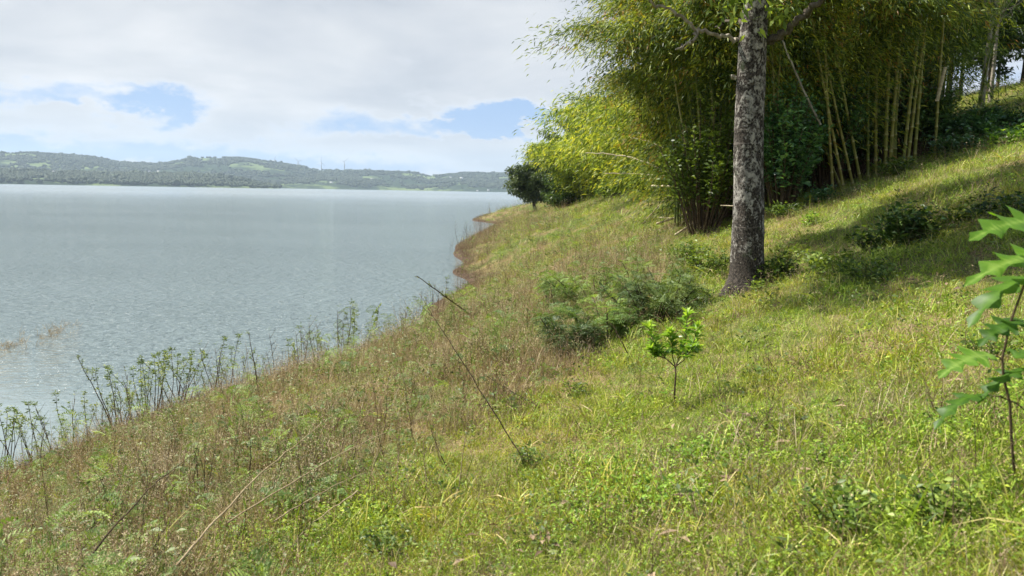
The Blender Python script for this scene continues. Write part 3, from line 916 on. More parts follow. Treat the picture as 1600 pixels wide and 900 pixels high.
# --- the lichen-covered tree standing in the grass
tb_ = G(1166, 452); Yt = tb_.y
k_px = Yt / F
tree = thing('lichen_tree', tb_, 'tall tree with grey lichen mottled bark standing alone in the grass', 'tree')
mb = MB()
cen = [(1166, 462, 35), (1166, 449, 34), (1167, 438, 30.5), (1168, 415, 28.3), (1168, 390, 27.5), (1169, 340, 26), (1169, 290, 25), (1169, 250, 24.4), (1170, 200, 24), (1172, 150, 23.6), (1174, 100, 23), (1176, 60, 22.6), (1180, 20, 20.5), (1184, -20, 19), (1190, -90, 17), (1196, -180, 14), (1200, -280, 10), (1204, -380, 5)]
pts = [np.array(at(x_, y_, Yt) - tb_) for x_, y_, r_ in cen]; rad = [r_ * k_px * 0.90 for *_, r_ in cen]
dd = np.array([p[2] for p in pts]); zq = np.linspace(dd[0], dd[-1], 90)
P3 = np.stack([np.interp(zq, dd, [p[k_] for p in pts]) for k_ in range(3)], 1); rq = np.interp(zq, dd, rad)
sides = 40
th = np.arange(sides) / sides * 2 * math.pi
vv = []
for i in range(90):
    hgt_ = zq[i]
    flare = max(0, 1 - (hgt_ + 0.05) / 0.35) ** 2
    rr_ = rq[i] * (1 + 0.03 * np.sin(th * 3 + hgt_ * 1.1) + 0.02 * np.sin(th * 7 + hgt_ * 3) + flare * (0.16 + 0.26 * np.maximum(0, np.sin(th * 4 + 0.6))) + (vnoise(th * 3, np.full(sides, hgt_ * 6), 1, 2, 8) - .5) * 0.07)
    vv.append(np.stack([P3[i, 0] + rr_ * np.cos(th), P3[i, 1] + rr_ * np.sin(th), np.full(sides, hgt_)], 1))
idx = np.arange(90 * sides).reshape(90, sides)
mb.add(np.concatenate(vv), np.stack([idx[:-1], np.roll(idx[:-1], -1, 1), np.roll(idx[1:], -1, 1), idx[1:]], -1).reshape(-1, 4))
trunk = mb.build('trunk', M['lichen_bark'], tree, True)


def limb(pxs, r0, r1, name='limb', mt='bark_dark', wob=0.02):
    pts_ = np.array([np.array(at(x_, y_, y3) - tb_) for x_, y_, y3 in pxs])
    n_ = len(pts_); us = np.linspace(0, n_ - 1, n_ * 5)
    pp = np.stack([np.interp(us, range(n_), pts_[:, k_]) for k_ in range(3)], 1)
    for _ in range(3): pp[1:-1] = (pp[:-2] + pp[1:-1] * 2 + pp[2:]) / 4
    pp[2:-2] += rng.normal(0, wob, (len(pp) - 4, 3))
    mb_ = MB(); mb_.tube(pp, np.linspace(r0, r1, len(pp)), 8)
    mb_.build(name, M[mt], tree, True)


limb([(1192, 66, Yt), (1215, 58, Yt - .1), (1240, 38, Yt - .3), (1262, 18, Yt - .5), (1290, -8, Yt - .8), (1340, -70, Yt - 1.2), (1380, -190, Yt - 1.5)], 0.058, 0.028)
limb([(1152, 62, Yt), (1135, 58, Yt - .05), (1110, 52, Yt - .2), (1090, 47, Yt - .3), (1070, 30, Yt - .4), (1050, 14, Yt - .5), (1022, 8, Yt - .6), (985, -25, Yt - .8), (940, -90, Yt - 1)], 0.030, 0.012, mt='bark_pale')
limb([(1091, 47, Yt - .3), (1085, 58, Yt - .35), (1072, 72, Yt - .4), (1056, 77, Yt - .5)], 0.022, 0.012, mt='bark_pale')
limb([(1150, 122, Yt), (1143, 122, Yt)], 0.03, 0.022, mt='bark_pale')
limb([(1180, -30, Yt), (1230, -110, Yt + .8), (1270, -230, Yt + 1.4)], 0.07, 0.02)
limb([(1182, -60, Yt), (1120, -150, Yt + .8), (1060, -260, Yt + 1.6)], 0.07, 0.02)
limb([(1160, 38, Yt), (1152, 30, Yt + .05), (1132, 36, Yt + .6), (1118, 42, Yt + 1.2)], 0.03, 0.012)
# crown above the picture, and the few leaves that hang into it
lf = MB()
nc = 170
dcl = rand_dirs(nc, -0.6, 1)
C = np.array([0.0, 1.2, 6.9]) + dcl * np.array([4.8, 4.2, 2.0]) * (rng.uniform(0.3, 1, nc) ** 0.5)[:, None]
C[:, 2] = np.maximum(C[:, 2], 5.25)
sxy = np.array([to_sun.x, to_sun.y]); hl = np.linalg.norm(sxy); sxy = sxy / hl
along_ = C[:, 0] * sxy[0] + C[:, 1] * sxy[1]; perp_ = np.abs(C[:, 0] * sxy[1] - C[:, 1] * sxy[0]); zh = C[:, 2] - along_ * to_sun.z / hl
C = C[~((perp_ < 0.6) & (zh > -1.2) & (zh < 4.8) & (along_ > 0))]; nc = len(C)
nl = 68000; who = rng.integers(0, nc, nl)
off = rand_dirs(nl) * (rng.random(nl) ** 0.5)[:, None] * np.array([0.62, 0.62, 0.35])
lf.leaves(C[who] + off, off + rng.normal(0, .3, (nl, 3)) + (0, 0, -.2), rng.uniform(0.09, 0.16, nl), rng.uniform(0.04, 0.065, nl), np.clip(rng.uniform(.2, .8, nc)[who] + rng.normal(0, .15, nl), 0, 1), roll=0.5)
for (px, py, n_, sp_) in ((1140, 8, 26, .13), (1205, 10, 26, .12), (1170, -14, 30, .2), (1216, 22, 14, .08), (1140, 26, 10, .08), (1245, -10, 20, .16), (1050, -6, 20, .18)):
    c = np.array(at(px, py, Yt - 0.3) - tb_)
    P_ = c + rng.normal(0, sp_, (n_, 3)); lf.leaves(P_, rng.normal(0, .6, (n_, 3)) + (0, 0, -.4), rng.uniform(0.1, 0.18, n_), rng.uniform(.045, .07, n_), rng.uniform(.4, 1, n_), roll=.6)
lf.build('crown', M['mid_leaf'], tree)
tw = MB()
for i in range(nc):
    p0 = np.array([0.15, 0, rng.uniform(5.0, 8.0)]) if rng.random() < .6 else C[rng.integers(0, nc)]
    tw.tube([p0, (p0 + C[i]) / 2 + rng.normal(0, .2, 3), C[i]], [0.03, 0.02, 0.006], 4)
tw.build('twigs', M['bark_dark'], tree)

# --- bamboo at the wood edge
def rel(p, base): return np.array([p.x - base.x, p.y - base.y, p.z - base.z])


def pix_culms(base, lst):
    out_ = []
    for (bx, by, tx, ty, Yd) in lst:
        p0 = at(bx, by, Yd); p0.z = hz(p0.x, p0.y) - 0.05
        p1 = at(tx, ty, Yd)
        ln_ = (p1 - p0)
        # keep rising on the same line beyond the seen top
        k = 1.0 + max(0, (9.5 - ln_.z)) / max(ln_.z, 1)
        out_.append((rel(p0, base), ln_, k))
    return out_


def seen_bamboo(base, label, lst, tone=0.7, r=0.05, extra_culms=(), spray_n=50, **kw):
    """culms whose line the photo shows clearly, straight from base to the crown"""
    t = bamboo_clump(base, label, [((o[0], o[1] + 1.1, o[2]), l, h) for o, l, h in extra_culms], spray_n=spray_n, **kw)
    for o0, ln_, k in pix_culms(base, lst):
        s = np.linspace(0, 1, 14)
        d3 = np.array(ln_) * k
        bow = np.sin(s * math.pi) * 0.12
        pth = o0 + d3 * s[:, None]; pth[:, 0] -= bow; pth[:, 2] -= (s ** 5) * 0.6
        build_culm(t, pth, r * rng.uniform(0.85, 1.1), tone=rng.uniform(tone - 0.1, tone + 0.25))
    return t


def ring(n, rad, lean_r, h, bias=(0, 0), back=None):
    o = []
    for i in range(n):
        a = rng.uniform(0, 2 * math.pi); rr_ = rad * math.sqrt(rng.random())
        ln_ = lean_r * rng.uniform(0.5, 1.1)
        o.append(((rr_ * math.cos(a), rr_ * math.sin(a), -0.1), (ln_ * math.cos(a) + bias[0], ln_ * math.sin(a) + bias[1]), h * rng.uniform(0.8, 1.1)))
    return o


b1 = G(1400, 268); b1 = Vector((b1.x, b1.y + 0.6, hz(b1.x, b1.y + 0.6)))
Yb = b1.y - 1.0
seen_bamboo(b1, 'tall bamboo clump with bright yellow green culms at the wood edge', [
    (1358, 262, 1364, 60, Yb), (1370, 262, 1376, 70, Yb + .2), (1383, 272, 1396, 80, Yb), (1389, 275, 1420, -5, Yb), (1394, 250, 1418, 60, Yb + .3), (1410, 265, 1450, -5, Yb), (1417, 260, 1458, 0, Yb + .2),
    (1430, 235, 1455, 20, Yb + .4), (1398, 262, 1408, 90, Yb + .3), (1462, 230, 1478, 60, Yb + .6)], extra_culms=[((o[0] , o[1] + 2.0, o[2]), l, h) for o, l, h in ring(9, 1.2, 2.2, 9.5, (-0.3, 0.1))], s0=0.26, spray_n=90, per=46, tone=0.5)
p = G(1212, 335); p = Vector((p.x, p.y + 0.9, hz(p.x, p.y + .9)))
seen_bamboo(p, 'bamboo clump right behind the lichen tree with one thin upright culm', [(1220, 330, 1213, 55, p.y - .3), (1206, 345, 1196, 240, p.y - .5), (1211, 335, 1216, 250, p.y - .3), (1206, 330, 1204, 240, p.y)],
            extra_culms=ring(8, 1.0, 2.6, 9.5, (-0.5, -0.4)), s0=0.22, spray_n=95, per=46, r=0.04)
p = G(1305, 300); p = Vector((p.x, p.y + 1.2, hz(p.x, p.y + 1.2)))
seen_bamboo(p, 'bamboo clump with leaning culms between the two taller clumps', [(1320, 285, 1300, 180, p.y - .6), (1335, 283, 1318, 210, p.y - .5), (1347, 283, 1330, 190, p.y - .4), (1302, 298, 1300, 240, p.y - .6), (1318, 283, 1275, 190, p.y - .2)],
            extra_culms=ring(8, 1.0, 2.6, 9.5, (-0.2, -0.5)), s0=0.22, spray_n=95, per=46, r=0.038)
p = Vector((at(1120, 330, 21.5).x, 21.5, 0)); p.z = hz(p.x, p.y)
seen_bamboo(p, 'bamboo clump arching out over the bank with hanging leaf sprays', [(1110, 300, 1095, 130, p.y), (1128, 330, 1122, 240, p.y - .5), (1100, 300, 1060, 120, p.y + .3)],
            extra_culms=ring(12, 0.9, 2.2, 9.8, (-1.0, -0.2)) + [((-.3, 0, 0), (-2.2, -.8), 8.8), ((-.2, .3, 0), (-2.5, 0.2), 10.2), ((-.4, -.3, 0), (-2.1, -1.2), 8.2), ((-.4, -.3, 0), (-2.5, -.5), 11.4), ((-.4, .3, 0), (-2.4, .6), 6.8)], s0=0.48, spray_n=75, per=40, r=0.035, hang=0.85)
p = Vector((at(1085, 320, 24.5).x, 24.5, 0)); p.z = hz(p.x, p.y)
bamboo_clump(p, 'green bamboo clump drooping to the grass left of the lichen tree', ring(14, 0.9, 1.3, 6.4, (0.1, -0.4)), spray_n=80, per=34, s0=0.12, tone=(0.1, 0.85))
p = Vector((at(1458, 230, 25).x, 25, 0)); p.z = hz(p.x, p.y)
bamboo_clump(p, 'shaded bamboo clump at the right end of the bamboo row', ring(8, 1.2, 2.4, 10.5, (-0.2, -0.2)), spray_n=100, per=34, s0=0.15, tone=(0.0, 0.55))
p = Vector((at(1170, 300, 27).x, 27, 0)); p.z = hz(p.x, p.y)
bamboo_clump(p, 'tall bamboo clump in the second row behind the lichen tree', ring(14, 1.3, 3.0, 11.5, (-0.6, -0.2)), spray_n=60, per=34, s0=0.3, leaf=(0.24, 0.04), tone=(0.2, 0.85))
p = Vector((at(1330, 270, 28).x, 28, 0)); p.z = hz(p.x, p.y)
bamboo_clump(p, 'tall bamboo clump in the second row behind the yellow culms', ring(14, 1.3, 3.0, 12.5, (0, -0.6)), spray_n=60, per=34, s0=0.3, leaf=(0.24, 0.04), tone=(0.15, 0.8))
# yellow bamboo further along the shore
for (px, Yd, h, rad, bias, lab, sn) in ((1082, 34, 6.9, 2.6, (-1.9, -.5), 'light green bamboo clump leaning out just behind the near dark one', 110),
 (1056, 44, 6.4, 3.2, (-2.2, -1.0), 'yellow green bamboo arching low over the open slope, nearest of the yellow clumps', 120),
                                    (1008, 58, 6.6, 3.8, (-2.4, -1.0), 'yellow bamboo clump halfway along the far tree line', 120),
                                    (972, 70, 7.9, 4.2, (-2.4, -1.0), 'yellow bamboo clump bending to the ground with sunlit tips', 120),
                                    (928, 86, 8.6, 4.2, (-2.2, -1.5), 'yellow bamboo clump next to the round dark tree on the cape', 120)):
    p = Vector((at(px, 310, Yd).x, Yd, 0)); p.z = hz(p.x, p.y)
    f_ = Yd / 44
    bamboo_clump(p, lab, ring(15, 1.6 * f_ ** .5, rad, h, bias), spray_n=sn, per=16, leaf=(0.34 * f_ ** .6, 0.07 * f_ ** .7), s0=0.15, spray_L=(1.0, 2.2), mleaf='bamboo_yellow', culm_r=0.05, tone=(0.05, 0.9), group='yellow bamboo clumps down the shore', hang=0.75)

# --- trees behind and along the shore
def tree_at(px, py, Yd, h, w, label, ml='dark_leaf', bark='bark_dark', nleaf=9000, ncl=60, leaf=(0.2, 0.09), cz=0.62, rz_=0.42, tr=0.16, group='dark trees behind the bamboo', cl=None, low=0.3, name='broadleaf_tree', tone=0.0, lean=(0, 0)):
    p_ = Vector((at(px, py, Yd).x, Yd, 0)); p_.z = hz(p_.x, p_.y)
    return broad_tree(p_, h, (0, 0, h * cz), (w, w * 0.8, h * rz_), ncl, nleaf, leaf, M[ml], M[bark], tr, label, 'tree', group, name, cl or w * 0.27, low, lean, tone)


cape = G(834, 330); cape.y = min(cape.y, 112)
tree_at(836, 330, 108, 8.0, 5.0, 'round dark green tree alone on the tip of the cape', 'cape_leaf', nleaf=22000, ncl=130, leaf=(0.38, 0.18), cz=0.46, rz_=0.52, tr=0.28, group=None, cl=.95, low=0.3, name='cape_tree', lean=(-.3, 0))
tree_at(866, 324, 105, 6.6, 4.2, 'bushy green tree leaning against the cape tree', 'cape_leaf', nleaf=13000, ncl=80, leaf=(0.38, 0.18), cz=0.45, rz_=0.5, tr=0.2, group=None, low=0.3, cl=.95)
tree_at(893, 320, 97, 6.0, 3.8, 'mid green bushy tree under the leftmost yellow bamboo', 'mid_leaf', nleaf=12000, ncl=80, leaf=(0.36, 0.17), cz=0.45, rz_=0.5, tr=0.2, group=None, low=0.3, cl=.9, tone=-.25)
tree_at(872, 325, 112, 10.0, 4.0, 'tall dark tree with bare upper twigs behind the cape tree', 'cape_leaf', nleaf=9000, ncl=60, leaf=(0.45, 0.22), tr=0.25, group=None)
tree_at(912, 320, 100, 12.4, 3.6, 'dark open topped tree rising over the yellow bamboo', 'cape_leaf', nleaf=9000, ncl=60, leaf=(0.42, 0.2), tr=0.25, group=None)
tree_at(985, 310, 88, 13.0, 4.6, 'bushy dark tree behind the middle of the yellow bamboo', 'dark_leaf', nleaf=9000, ncl=60, leaf=(0.4, 0.2), tr=0.2, group=None)
tree_at(1045, 300, 70, 12.0, 4.6, 'dark tree filling the gap between the yellow and the near bamboo', 'dark_leaf', nleaf=9000, ncl=60, leaf=(0.35, 0.17), tr=0.2, group=None)
tree_at(1085, 300, 52, 10.5, 4.0, 'dark tree behind the nearest yellow bamboo', 'dark_leaf', nleaf=10000, ncl=60, leaf=(0.3, 0.14), tr=0.2, group=None)
dk = [(1075, 36, 10.5, 3.6, 'leftmost dark tree right behind the near bamboo'), (1140, 34, 12.5, 4.2, 'dark tree behind the bamboo just left of the lichen tree'), (1215, 35, 14, 4.5, 'dark tree behind the bamboo just right of the lichen tree'),
      (1290, 34, 14, 4.5, 'dark tree behind the leaning bamboo culms'), (1370, 36, 15, 4.6, 'dark tree behind the bright bamboo culms'), (1405, 34, 14, 3.2, 'dark tree behind the right end of the bamboo')]
for px, Yd, h, w_, lab in dk:
    tree_at(px, 280, Yd, h, w_, lab, nleaf=13000, ncl=80, leaf=(0.24, 0.11), cz=0.5, rz_=0.5, low=0.2)
# understory in the shade of the bamboo
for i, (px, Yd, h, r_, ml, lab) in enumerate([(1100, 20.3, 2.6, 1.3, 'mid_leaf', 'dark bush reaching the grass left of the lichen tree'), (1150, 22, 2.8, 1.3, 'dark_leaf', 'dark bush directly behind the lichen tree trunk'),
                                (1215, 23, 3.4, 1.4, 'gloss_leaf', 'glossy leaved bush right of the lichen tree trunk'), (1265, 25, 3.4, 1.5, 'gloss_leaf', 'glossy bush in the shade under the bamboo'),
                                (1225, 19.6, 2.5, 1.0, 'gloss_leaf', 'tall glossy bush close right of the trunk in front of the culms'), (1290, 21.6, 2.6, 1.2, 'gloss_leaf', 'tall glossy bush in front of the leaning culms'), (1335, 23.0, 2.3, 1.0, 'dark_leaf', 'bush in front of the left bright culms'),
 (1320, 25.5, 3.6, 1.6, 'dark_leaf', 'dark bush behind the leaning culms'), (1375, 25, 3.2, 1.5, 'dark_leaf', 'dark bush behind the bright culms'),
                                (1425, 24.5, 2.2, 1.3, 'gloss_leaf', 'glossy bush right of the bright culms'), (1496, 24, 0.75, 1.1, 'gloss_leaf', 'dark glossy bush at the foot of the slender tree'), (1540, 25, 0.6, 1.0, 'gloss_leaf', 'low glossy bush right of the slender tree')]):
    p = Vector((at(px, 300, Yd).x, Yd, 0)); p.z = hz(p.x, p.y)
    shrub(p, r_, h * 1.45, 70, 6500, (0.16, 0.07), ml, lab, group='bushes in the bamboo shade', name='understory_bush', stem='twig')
# trunk seen in the dark
p = Vector((at(1254, 310, 23.5).x, 23.5, 0)); p.z = hz(p.x, p.y)
broad_tree(p, 12, (0, 0, 9.5), (3.0, 2.4, 2.6), 40, 6000, (0.2, 0.09), M['dark_leaf'], M['bark_dark'], 0.3, 'thick old trunk in the deep shade under the bamboo', 'tree', None, 'old_tree', 0.8, 6.0)
# right hilltop
tree_at(1530, 178, 31, 13, 2.9, 'slender pale trunked tree rising right of the bamboo', 'dark_leaf', 'bark_pale', 6000, 50, (0.24, 0.11), cz=0.66, rz_=0.34, tr=0.125, group=None, low=4.4, name='slender_tree', lean=(.15, 0))
tree_at(1549, 140, 38, 11, 2.8, 'thin white trunked tree on the sunny hill crest', 'mid_leaf', 'bark_pale', 5000, 50, (0.24, 0.11), cz=0.66, rz_=0.34, tr=0.10, group=None, low=3.2, name='slender_tree', tone=-.2)
tree_at(1478, 190, 34, 12, 2.5, 'dark forked tree at the bamboo end against the bright sky', 'dark_leaf', 'bark_dark', 8000, 50, (0.24, 0.11), cz=0.62, rz_=0.4, tr=0.14, group=None, low=3.8)
tree_at(1600, 120, 46, 9, 4.0, 'leafy green tree on the crest at the right edge', 'mid_leaf', 'bark_dark', 8000, 50, (0.26, 0.12), cz=0.55, rz_=0.42, tr=0.16, group=None, low=.6, tone=-.25)
tree_at(1560, 120, 52, 11, 3.6, 'tree behind the crest between the two pale trunks and the edge', 'dark_leaf', 'bark_dark', 7000, 50, (0.26, 0.12), cz=0.6, rz_=0.4, tr=0.12, group=None, low=1.8)
tree_at(1500, 150, 47, 12, 3.4, 'tree filling the gap left of the slender tree on the crest', 'dark_leaf', 'bark_dark', 17000, 80, (0.28, 0.13), cz=0.42, rz_=0.5, tr=0.12, group=None, low=.6)
tree_at(1548, 110, 43.5, 9, 2.8, 'bushy dark tree behind the two pale trunks on the crest', 'dark_leaf', 'bark_dark', 14000, 80, (0.26, 0.12), cz=0.48, rz_=0.48, tr=0.12, group=None, low=.5)
tree_at(1650, 120, 40, 12, 4.4, 'tree just past the right edge on the crest', 'dark_leaf', 'bark_dark', 7000, 50, (0.26, 0.12), cz=0.6, rz_=0.4, tr=0.14, group=None, low=1.8)

# small palm over the yellow bamboo
p = Vector((at(945, 300, 74).x, 74, 0)); p.z = hz(p.x, p.y)
t = thing('palm_tree', p, 'small palm crown poking above the yellow bamboo', 'palm')
hh = at(942, 200, 74).z - p.z
mb = MB(); mb.tube([(0, 0, -.2), (.2, 0, hh * .5), (0, 0, hh)], [.22, .16, .13], 8); mb.build('trunk', M['bark_pale'], t, True)
for k in range(9):
    a = k * 0.7 + .2; fr = MB(); us = np.linspace(0, 1, 12)
    pth = np.stack([np.cos(a) * us * 2.0, np.sin(a) * us * 2.0, hh + us * 1.6 - us ** 2 * 2.0], 1)
    fr.tube(pth, np.linspace(.04, .01, 12), 4)
    n_ = 70; u = rng.uniform(.1, 1, n_)
    P_ = np.stack([np.interp(u, us, pth[:, j]) for j in range(3)], 1); sd = np.sign(rng.random(n_) - .5)[:, None]
    fr.leaves(P_, sd * np.array([-math.sin(a), math.cos(a), 0]) + np.array([math.cos(a), math.sin(a), -.5]) * .5, .55 * (1.2 - u * .6), .07, rng.uniform(.2, .8, n_), roll=.2)
    fr.build('frond', M['gloss_leaf'], t)

# fallen and leaning dry bamboo poles
def pole(p0, p1, r0, r1, label, name='bamboo_pole', mt='dry_culm', cat='bamboo pole', group='dry bamboo poles by the thicket', sag=0.0, nodes=True):
    p0 = Vector(p0); p1 = Vector(p1); t = (p1 - p0)
    s = np.linspace(0, 1, 26)
    pth = np.array(t)[None, :] * s[:, None]; pth[:, 2] -= sag * np.sin(s * math.pi)
    pth[1:-1] += rng.normal(0, 0.012, (24, 3)) * min(1, t.length / 4)
    rad = np.linspace(r0, r1, 26)
    if nodes: rad = rad * np.where(np.arange(26) % 3 == 0, 1.25, 1)
    mb = MB(); mb.tube(pth, rad, 6, np.clip(rng.uniform(.3, .8, 26), 0, 1))
    o = mb.build(name, M[mt], None, True, p0); return tag(o, label, cat, group)


pole(at(1056, 276, 27), at(915, 239, 29), .035, .012, 'long pale bamboo pole sticking out towards the lake, upper of the pair', sag=-.25)
pole(at(1052, 278, 27.5), at(945, 271, 28.5), .03, .012, 'pale bamboo pole sticking out level below the longest one', sag=-.06)
pole(at(1062, 292, 27), at(1018, 290.5, 28), .04, .035, 'short cut bamboo pole lying level at the thicket edge')
pole(at(1053, 296, 27), G(1003, 352), .035, .02, 'bamboo pole leaning from the thicket down to the grass')
pole(at(1048, 238, 26), at(985, 215, 28), .02, .01, 'thin dead bamboo tip pointing out high over the yellow bamboo', sag=-.1)
a_ = G(1112, 336); b_ = G(1025, 362)
pole(a_ + Vector((0, 0, .3)), b_ + Vector((0, 0, .25)), .04, .03, 'fallen bamboo pole lying across the grass below the thicket')
a_ = G(1090, 356); b_ = G(1055, 377)
pole(a_ + Vector((0, 0, .22)), b_ + Vector((0, 0, .18)), .035, .03, 'short grey bamboo length lying nearest the lichen tree')
a_ = G(1075, 352); b_ = G(1020, 345)
pole(a_ + Vector((0, 0, .2)), b_ + Vector((0, 0, .12)), .025, .02, 'thin bamboo pole lying flat behind the fallen ones')
pole(at(1282, 195, 19.0), at(1222, 62, 19.0), .026, .018, 'dead grey bamboo culm leaning left against the green ones', sag=.05, mt='bark_pale')
pole(at(1150, 322, 18.5), at(1126, 321, 18.8), .014, .01, 'pale stub of bamboo beside the left side of the trunk')
pole(at(1464, 158, 21), at(1477, 105, 21), .05, .045, 'pale leaning bamboo stump end in the right shade')

# --- shrubs and young plants on the slope
def frond_leaves(mb, O, D, L_, nl_, tint, lw=(0.035, 0.012)):
    """flat feathery fronds: pairs of side ribs carrying leaflets"""
    for i in range(len(O)):
        d = D[i] / np.linalg.norm(D[i]); side = np.cross(d, (0, 0, 1)); side /= np.linalg.norm(side) + 1e-6
        ra = rng.normal(0, .6); side = side * math.cos(ra) + np.cross(d, side) * math.sin(ra)
        u = np.repeat(np.linspace(0.12, 1, nl_), 2); sd = np.tile([1, -1], nl_)[:, None]
        base = O[i] + d * (u * L_[i])[:, None]; base[:, 2] -= 0.35 * L_[i] * u ** 2
        rib = L_[i] * 0.42 * np.sin(np.clip(u * 0.9 + 0.12, 0, 1) * math.pi) + 0.01
        k = 4
        for j in range(k):
            f = (j + 0.6) / k
            P_ = base + side * sd * (rib * f)[:, None] + d * (rib * f * 0.35)[:, None]
            P_[:, 2] -= rib * f * f * .25
            mb.leaves(P_, side * sd * 0.8 + d * 0.7, lw[0] * rng.uniform(.8, 1.3, len(u)), lw[1] * 1.5, np.clip(tint[i] + rng.normal(0, .1, len(u)), 0, 1), roll=.25, droop=.05)


def feather_bush(base, r, h, n_stem, fr, L_, ml, label, group='feathery leaved bushes in the middle of the bank', tone=0.0, lw=(0.034, 0.008), name='feathery_bush'):
    t = thing(name, base, label, 'bush', group)
    sm = MB(); lf = MB()
    for i in range(n_stem):
        a = rng.uniform(0, 2 * math.pi); rr_ = r * math.sqrt(rng.random()); hh_ = h * rng.uniform(.45, 1)
        p0 = np.array([rr_ * .3 * math.cos(a), rr_ * .3 * math.sin(a), -.05]); p2 = np.array([rr_ * math.cos(a), rr_ * math.sin(a), hh_]); p1 = (p0 + p2) / 2 + np.array([0, 0, .15 * h])
        us = np.linspace(0, 1, 7)[:, None]; pth = (1 - us) ** 2 * p0 + 2 * us * (1 - us) * p1 + us ** 2 * p2
        sm.tube(pth, np.linspace(.012, .004, 7), 4)
        uu = rng.uniform(.3, 1, fr)[:, None]; O = (1 - uu) ** 2 * p0 + 2 * uu * (1 - uu) * p1 + uu ** 2 * p2
        D = rand_dirs(fr, -.3, .8) + (p2 - p0) * .2
        frond_leaves(lf, O, D, L_ * rng.uniform(.7, 1.2, fr), 8, np.full(fr, rng.uniform(.15, .8) + tone), lw)
    sm.build('stems', M['twig'], t); lf.build('fronds', M[ml], t)
    return t


for (px, py, r_, h, ns, ml, tn, lab) in ((890, 552, .42, .62, 20, 'feather_dark', 0, 'dark dense feathery bush low on the left of the sapling'),
                                         (950, 530, .5, .6, 18, 'feather_leaf', -.05, 'grey green feathery bush between the dark bush and the sapling'),
                                         (1020, 505, .6, .75, 24, 'feather_dark', .1, 'dark feathery bush rising behind the sapling'),
                                         (1050, 480, .5, .7, 16, 'feather_dark', .1, 'feathery bush closest to the foot of the lichen tree'),
                                         (930, 470, .8, .6, 22, 'feather_leaf', 0, 'wide pale feathery bush at the back of the thicket patch'),
                                         (870, 480, .6, .5, 16, 'feather_leaf', .1, 'light feathery bush at the lakeward end of the thicket patch'),
                                         (1000, 450, .7, .6, 16, 'feather_leaf', .1, 'sunlit feathery bush left of the trunk on the slope')):
    p = G(px, py); f_ = p.y / 9
    feather_bush(p, 1.25 * r_ * f_ ** .5, .78 * h * f_ ** .4, int(ns * .8), 13, .20 * f_ ** .3, ml, lab, tone=tn)
for (px, py, r_, h, n_, ml, lf_, lab, tn) in ((1408, 385, .30, .6, 900, 'dark_leaf', (.1, .045), 'dark upright shrub on the sunlit slope right of the trunk', 0),
                                      (1362, 392, .3, .28, 350, 'mid_leaf', (.1, .045), 'low leafy shrub touching the dark upright shrub', -.3),
                                      (1440, 378, .25, .28, 260, 'mid_leaf', (.1, .04), 'small shrub on the right of the dark upright shrub', -.3),
                                      (1490, 345, .5, .22, 300, 'mid_leaf', (.1, .04), 'low dark scrub near the right edge above the shade', 0),
                                      (1570, 345, .4, .3, 350, 'dark_leaf', (.1, .04), 'dark scrub behind the big lobed leaves', .1),
                                      (1265, 353, .12, .28, 160, 'bright_leaf', (.1, .04), 'small yellow green seedling on the sunlit slope', .2),
                                      (1232, 412, .22, .3, 220, 'mid_leaf', (.13, .035), 'yellowish tuft of long leaves beside the trunk', .25),
                                      (1300, 425, .5, .22, 500, 'mid_leaf', (.09, .04), 'low green scrub in the tree shade right of the trunk', .1),
                                      (1215, 440, .35, .35, 600, 'mid_leaf', (.08, .035), 'leafy green clump at the right foot of the trunk', -.1),
                                      (1360, 440, .35, .25, 400, 'mid_leaf', (.08, .035), 'small green clump in the middle of the tree shade', -.1),
                                      (1395, 280, .5, .6, 700, 'mid_leaf', (.13, .055), 'light green bush at the foot of the bright bamboo culms', 0),
                                      (1490, 242, .7, .6, 900, 'gloss_leaf', (.15, .07), 'blue green bush at the grass edge below the slender tree', .3),
                                      (1575, 230, .45, .4, 450, 'bright_leaf', (.17, .07), 'bright green broad leaved plant at the right grass edge', 0),
                                      (1590, 218, .6, .4, 500, 'gloss_leaf', (.15, .07), 'dark green bush behind the bright broad leaved plant', .1),
                                      (1280, 318, .5, .4, 500, 'gloss_leaf', (.12, .05), 'low glossy plants at the shadow edge under the bamboo', .1),
                                      (1225, 340, .5, .35, 500, 'mid_leaf', (.12, .05), 'low green plants at the shadow edge near the trunk', -.1),
                                      (1110, 352, .6, .6, 900, 'dark_leaf', (.13, .05), 'dark low bush where the fallen poles meet the thicket', .1),
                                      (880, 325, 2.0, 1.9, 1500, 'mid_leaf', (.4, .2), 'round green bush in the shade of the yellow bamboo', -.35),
                                      (960, 312, 2.0, 1.7, 1500, 'mid_leaf', (.35, .17), 'bright green bush at the foot of the yellow bamboo', 0.0),
                                      (1010, 300, 1.6, 2.4, 1500, 'mid_leaf', (.3, .15), 'upright bright bush by the bent trunk near the thicket', .1),
                                      (1110, 430, .5, .5, 800, 'mid_leaf', (.09, .04), 'green leafy clump on the lake side of the trunk', .1),
                                      (1075, 410, .6, .45, 900, 'mid_leaf', (.09, .04), 'sunlit leafy patch left of the lichen tree', .15),
                                      (1185, 455, .3, .18, 300, 'mid_leaf', (.06, .03), 'small herbs against the base of the trunk', 0)):
    shrub(G(px, py), r_, h, max(12, n_ // 22), n_, lf_, ml, lab, group=None, tone=tn)

